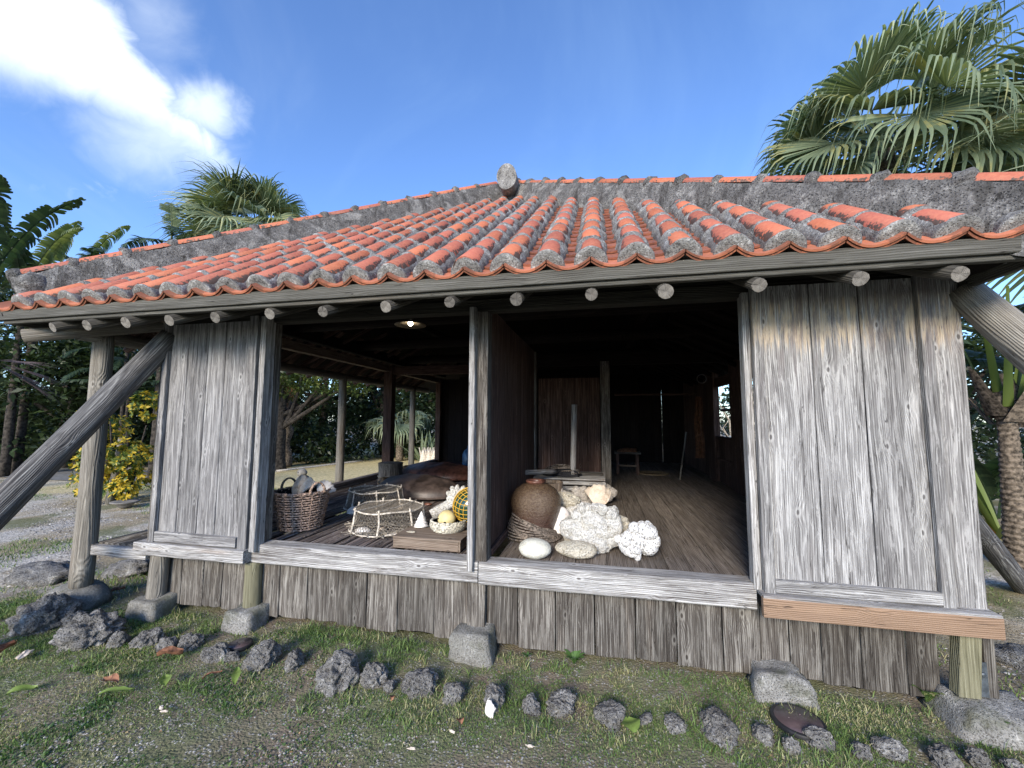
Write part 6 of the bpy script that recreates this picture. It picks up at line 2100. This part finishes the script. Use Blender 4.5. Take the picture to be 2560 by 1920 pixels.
# hairy trunk with dead strands behind the left jamb
P0 = PY(705, 1150, 12.5); P0.z = 0
tk = thing('shaggy_palm', 'shaggy palm trunk with reddish dead fronds just right of the left jamb', 'palm tree', P0)
log('trunk', (0, 0, 0), (-.1, 0, 3.6), 0.30, 0.20, 'trunk_bark', tk, 14, 0.25, 20, caps=False)
for q in range(8):
    fan_leaf(q * .8, -0.7, .35, .8, 'dry_leaf' if q % 2 else 'dry_frond', tk, 0.7, 12, .8, (0, 0), 500 + q, (-.05, 0, 2.4 + .1 * q), name='dead_frond')
for q in range(6):
    fan_leaf(q * 1.05, .5, .8, 1.0, 'palm_green', tk, 0.8, 22, 1.8, (0, 0), 520 + q, (-.1, 0, 3.6), name='palm_leaf')


# right side: ringed trunk with leaf bases, agave-like blades, blue-green leaves, banana leaves across the sky gap
P0 = PY(2545, 1330, 6.0); P0.z = 0
rp_ = thing('ringed_palm', 'thick brown ring-scarred palm trunk with peeling leaf bases on the right', 'palm tree', P0)
V, F = [], []; seg = 24; rows = 260
for i in range(rows + 1):
    f = i / rows; z = f * 1.95
    r0 = 0.150 - 0.058 * min(1, f * 1.25) + (0.05 * max(0, (f - .86) / .14))
    r0 *= 0.90 + 0.11 * (abs(((z / 0.062) % 1) - .5) * 2 - .5)
    for j in range(seg):
        a = 2 * pi * j / seg
        r = r0 * (1 + .05 * mnoise.noise(Vector((cos(a) * 2, sin(a) * 2, z * 6))))
        V.append((cos(a) * r, sin(a) * r, z + 0.012 * sin(a + z)))
for i in range(rows):
    for j in range(seg):
        F.append((i * seg + j, i * seg + (j + 1) % seg, (i + 1) * seg + (j + 1) % seg, (i + 1) * seg + j))
mk('trunk', V, F, 'trunk_bark', rp_)
blob('crown_fibre', (0.13, 0.13, 0.30), 4, 'trunk_bark', rp_, sub=3, amp=0.3, ridged=0.1).location = (0, 0, 1.98)
for q in range(14):
    a = q * 2.399; V, F = [], []; h0 = 1.62 + .035 * q; el = 1.05 + .03 * q
    for s_ in range(8):
        f = s_ / 7; w = (.13 if q < 7 else .045) * (1 - .72 * f); r_ = f * (.60 if q < 7 else 1.4)
        c_ = Vector((cos(a) * (.14 + r_ * cos(el)), sin(a) * (.14 + r_ * cos(el)), h0 + r_ * sin(el))); sv = Vector((-sin(a), cos(a), 0)) * w
        V += [tuple(c_ - sv + Vector((cos(a), sin(a), 0)) * w * -.35), tuple(c_), tuple(c_ + sv + Vector((cos(a), sin(a), 0)) * w * -.35)]
    for s_ in range(7):
        for k_ in range(2):
            F.append((s_ * 3 + k_, s_ * 3 + k_ + 1, s_ * 3 + k_ + 4, s_ * 3 + k_ + 3))
    mk('leaf_base', V, F, 'trunk_bark' if q < 7 else 'blade_green', rp_, smooth=True)
for q in range(9):
    banana_leaf((0, 0, 2.7), q * .75, .75 - .05 * q, 2.0, .30, 'banana_green', rp_, 1.1, 0.9, 700 + q)
ag = thing('agave_plant', 'plant with long arching green and orange sword blades beside the corner post', 'agave', PZ(2500, 1345, 0) + Vector((0, 0, 0)))
for q, (a, e, L_, mt) in enumerate(((2.75, 1.05, 1.35, 'blade_green'), (3.0, 1.30, 1.1, 'blade_green'), (2.9, .95, .95, 'blade_orange'), (.3, .7, .9, 'blade_green'), (5.6, .6, .8, 'blade_green'), (4.2, .55, .7, 'blade_green'), (1.5, 1.2, 1.0, 'blade_green'), (3.4, 1.1, 1.0, 'blade_green'), (-.3, 1.2, 1.1, 'blade_green'))):
    V, F = [], []
    for s_ in range(11):
        f = s_ / 10; L_ = L_ * (1.055 if s_ else 1.0); w = .055 * sin(pi * min(.985, .28 + f * .70)) ** .8; r_ = L_ * f
        c_ = Vector((cos(a) * r_ * cos(e), sin(a) * r_ * cos(e), r_ * sin(e) - .12 * f * f * L_)); sv = Vector((-sin(a), cos(a), 0)) * w
        V += [tuple(c_ - sv), tuple(c_ + Vector((0, 0, -w * .5))), tuple(c_ + sv)]
    for s_ in range(10):
        for k_ in range(2):
            F.append((s_ * 3 + k_, s_ * 3 + k_ + 1, s_ * 3 + k_ + 4, s_ * 3 + k_ + 3))
    mk('blade', V, F, mt, ag, smooth=True)
q0 = PY(2425, 1080, 8.5); q0.z = 0
bp = thing('broadleaf_plant', 'blue-green broad-leaved plant glimpsed between the corner post and the ringed trunk', 'plant', q0)
for q in range(12):
    banana_leaf((R.uniform(-.2, .2), R.uniform(-.2, .2), .1), R.uniform(0, 6.28), R.uniform(.7, 1.3), 1.9, .26, 'sago_green' if q % 2 else 'banana_green', bp, 1.3, .1, 800 + q)
P_ = PY(2700, 900, 8.0)
banana('banana plant on the right whose leaves cross the gap under the brace', (P_.x, P_.y, 0), 2.3, [(3.1, .55, 1, None), (2.9, .15, 1, None), (3.4, .95, 1, None), (2.2, .7, 1, None), (4.0, .6, 1, None), (1.0, .8, 1, None), (0, .6, 1, None)], 'banana_green', 15, 1, 2.6, .36)
# bare branches outside the right window
bb = thing('bare_shrub', 'bare crooked shrub branches outside the right wall window', 'shrub', (3.3, 9.6, 0))
V, F = [], []
for q in range(34):
    a = R.uniform(0, 6.28); p = Vector((R.uniform(-.6, .6), R.uniform(-.8, .8), R.uniform(0.3, 1.2))); pts = [p.copy()]
    for s_ in range(6):
        p = p + Vector((R.uniform(-.18, .18), R.uniform(-.2, .2), R.uniform(.12, .32))); pts.append(p.copy())
    tube_geo(V, F, pts, [.022 * (1 - .12 * i) for i in range(7)], 5)
mk('branches', V, F, 'stick_pale', bb)
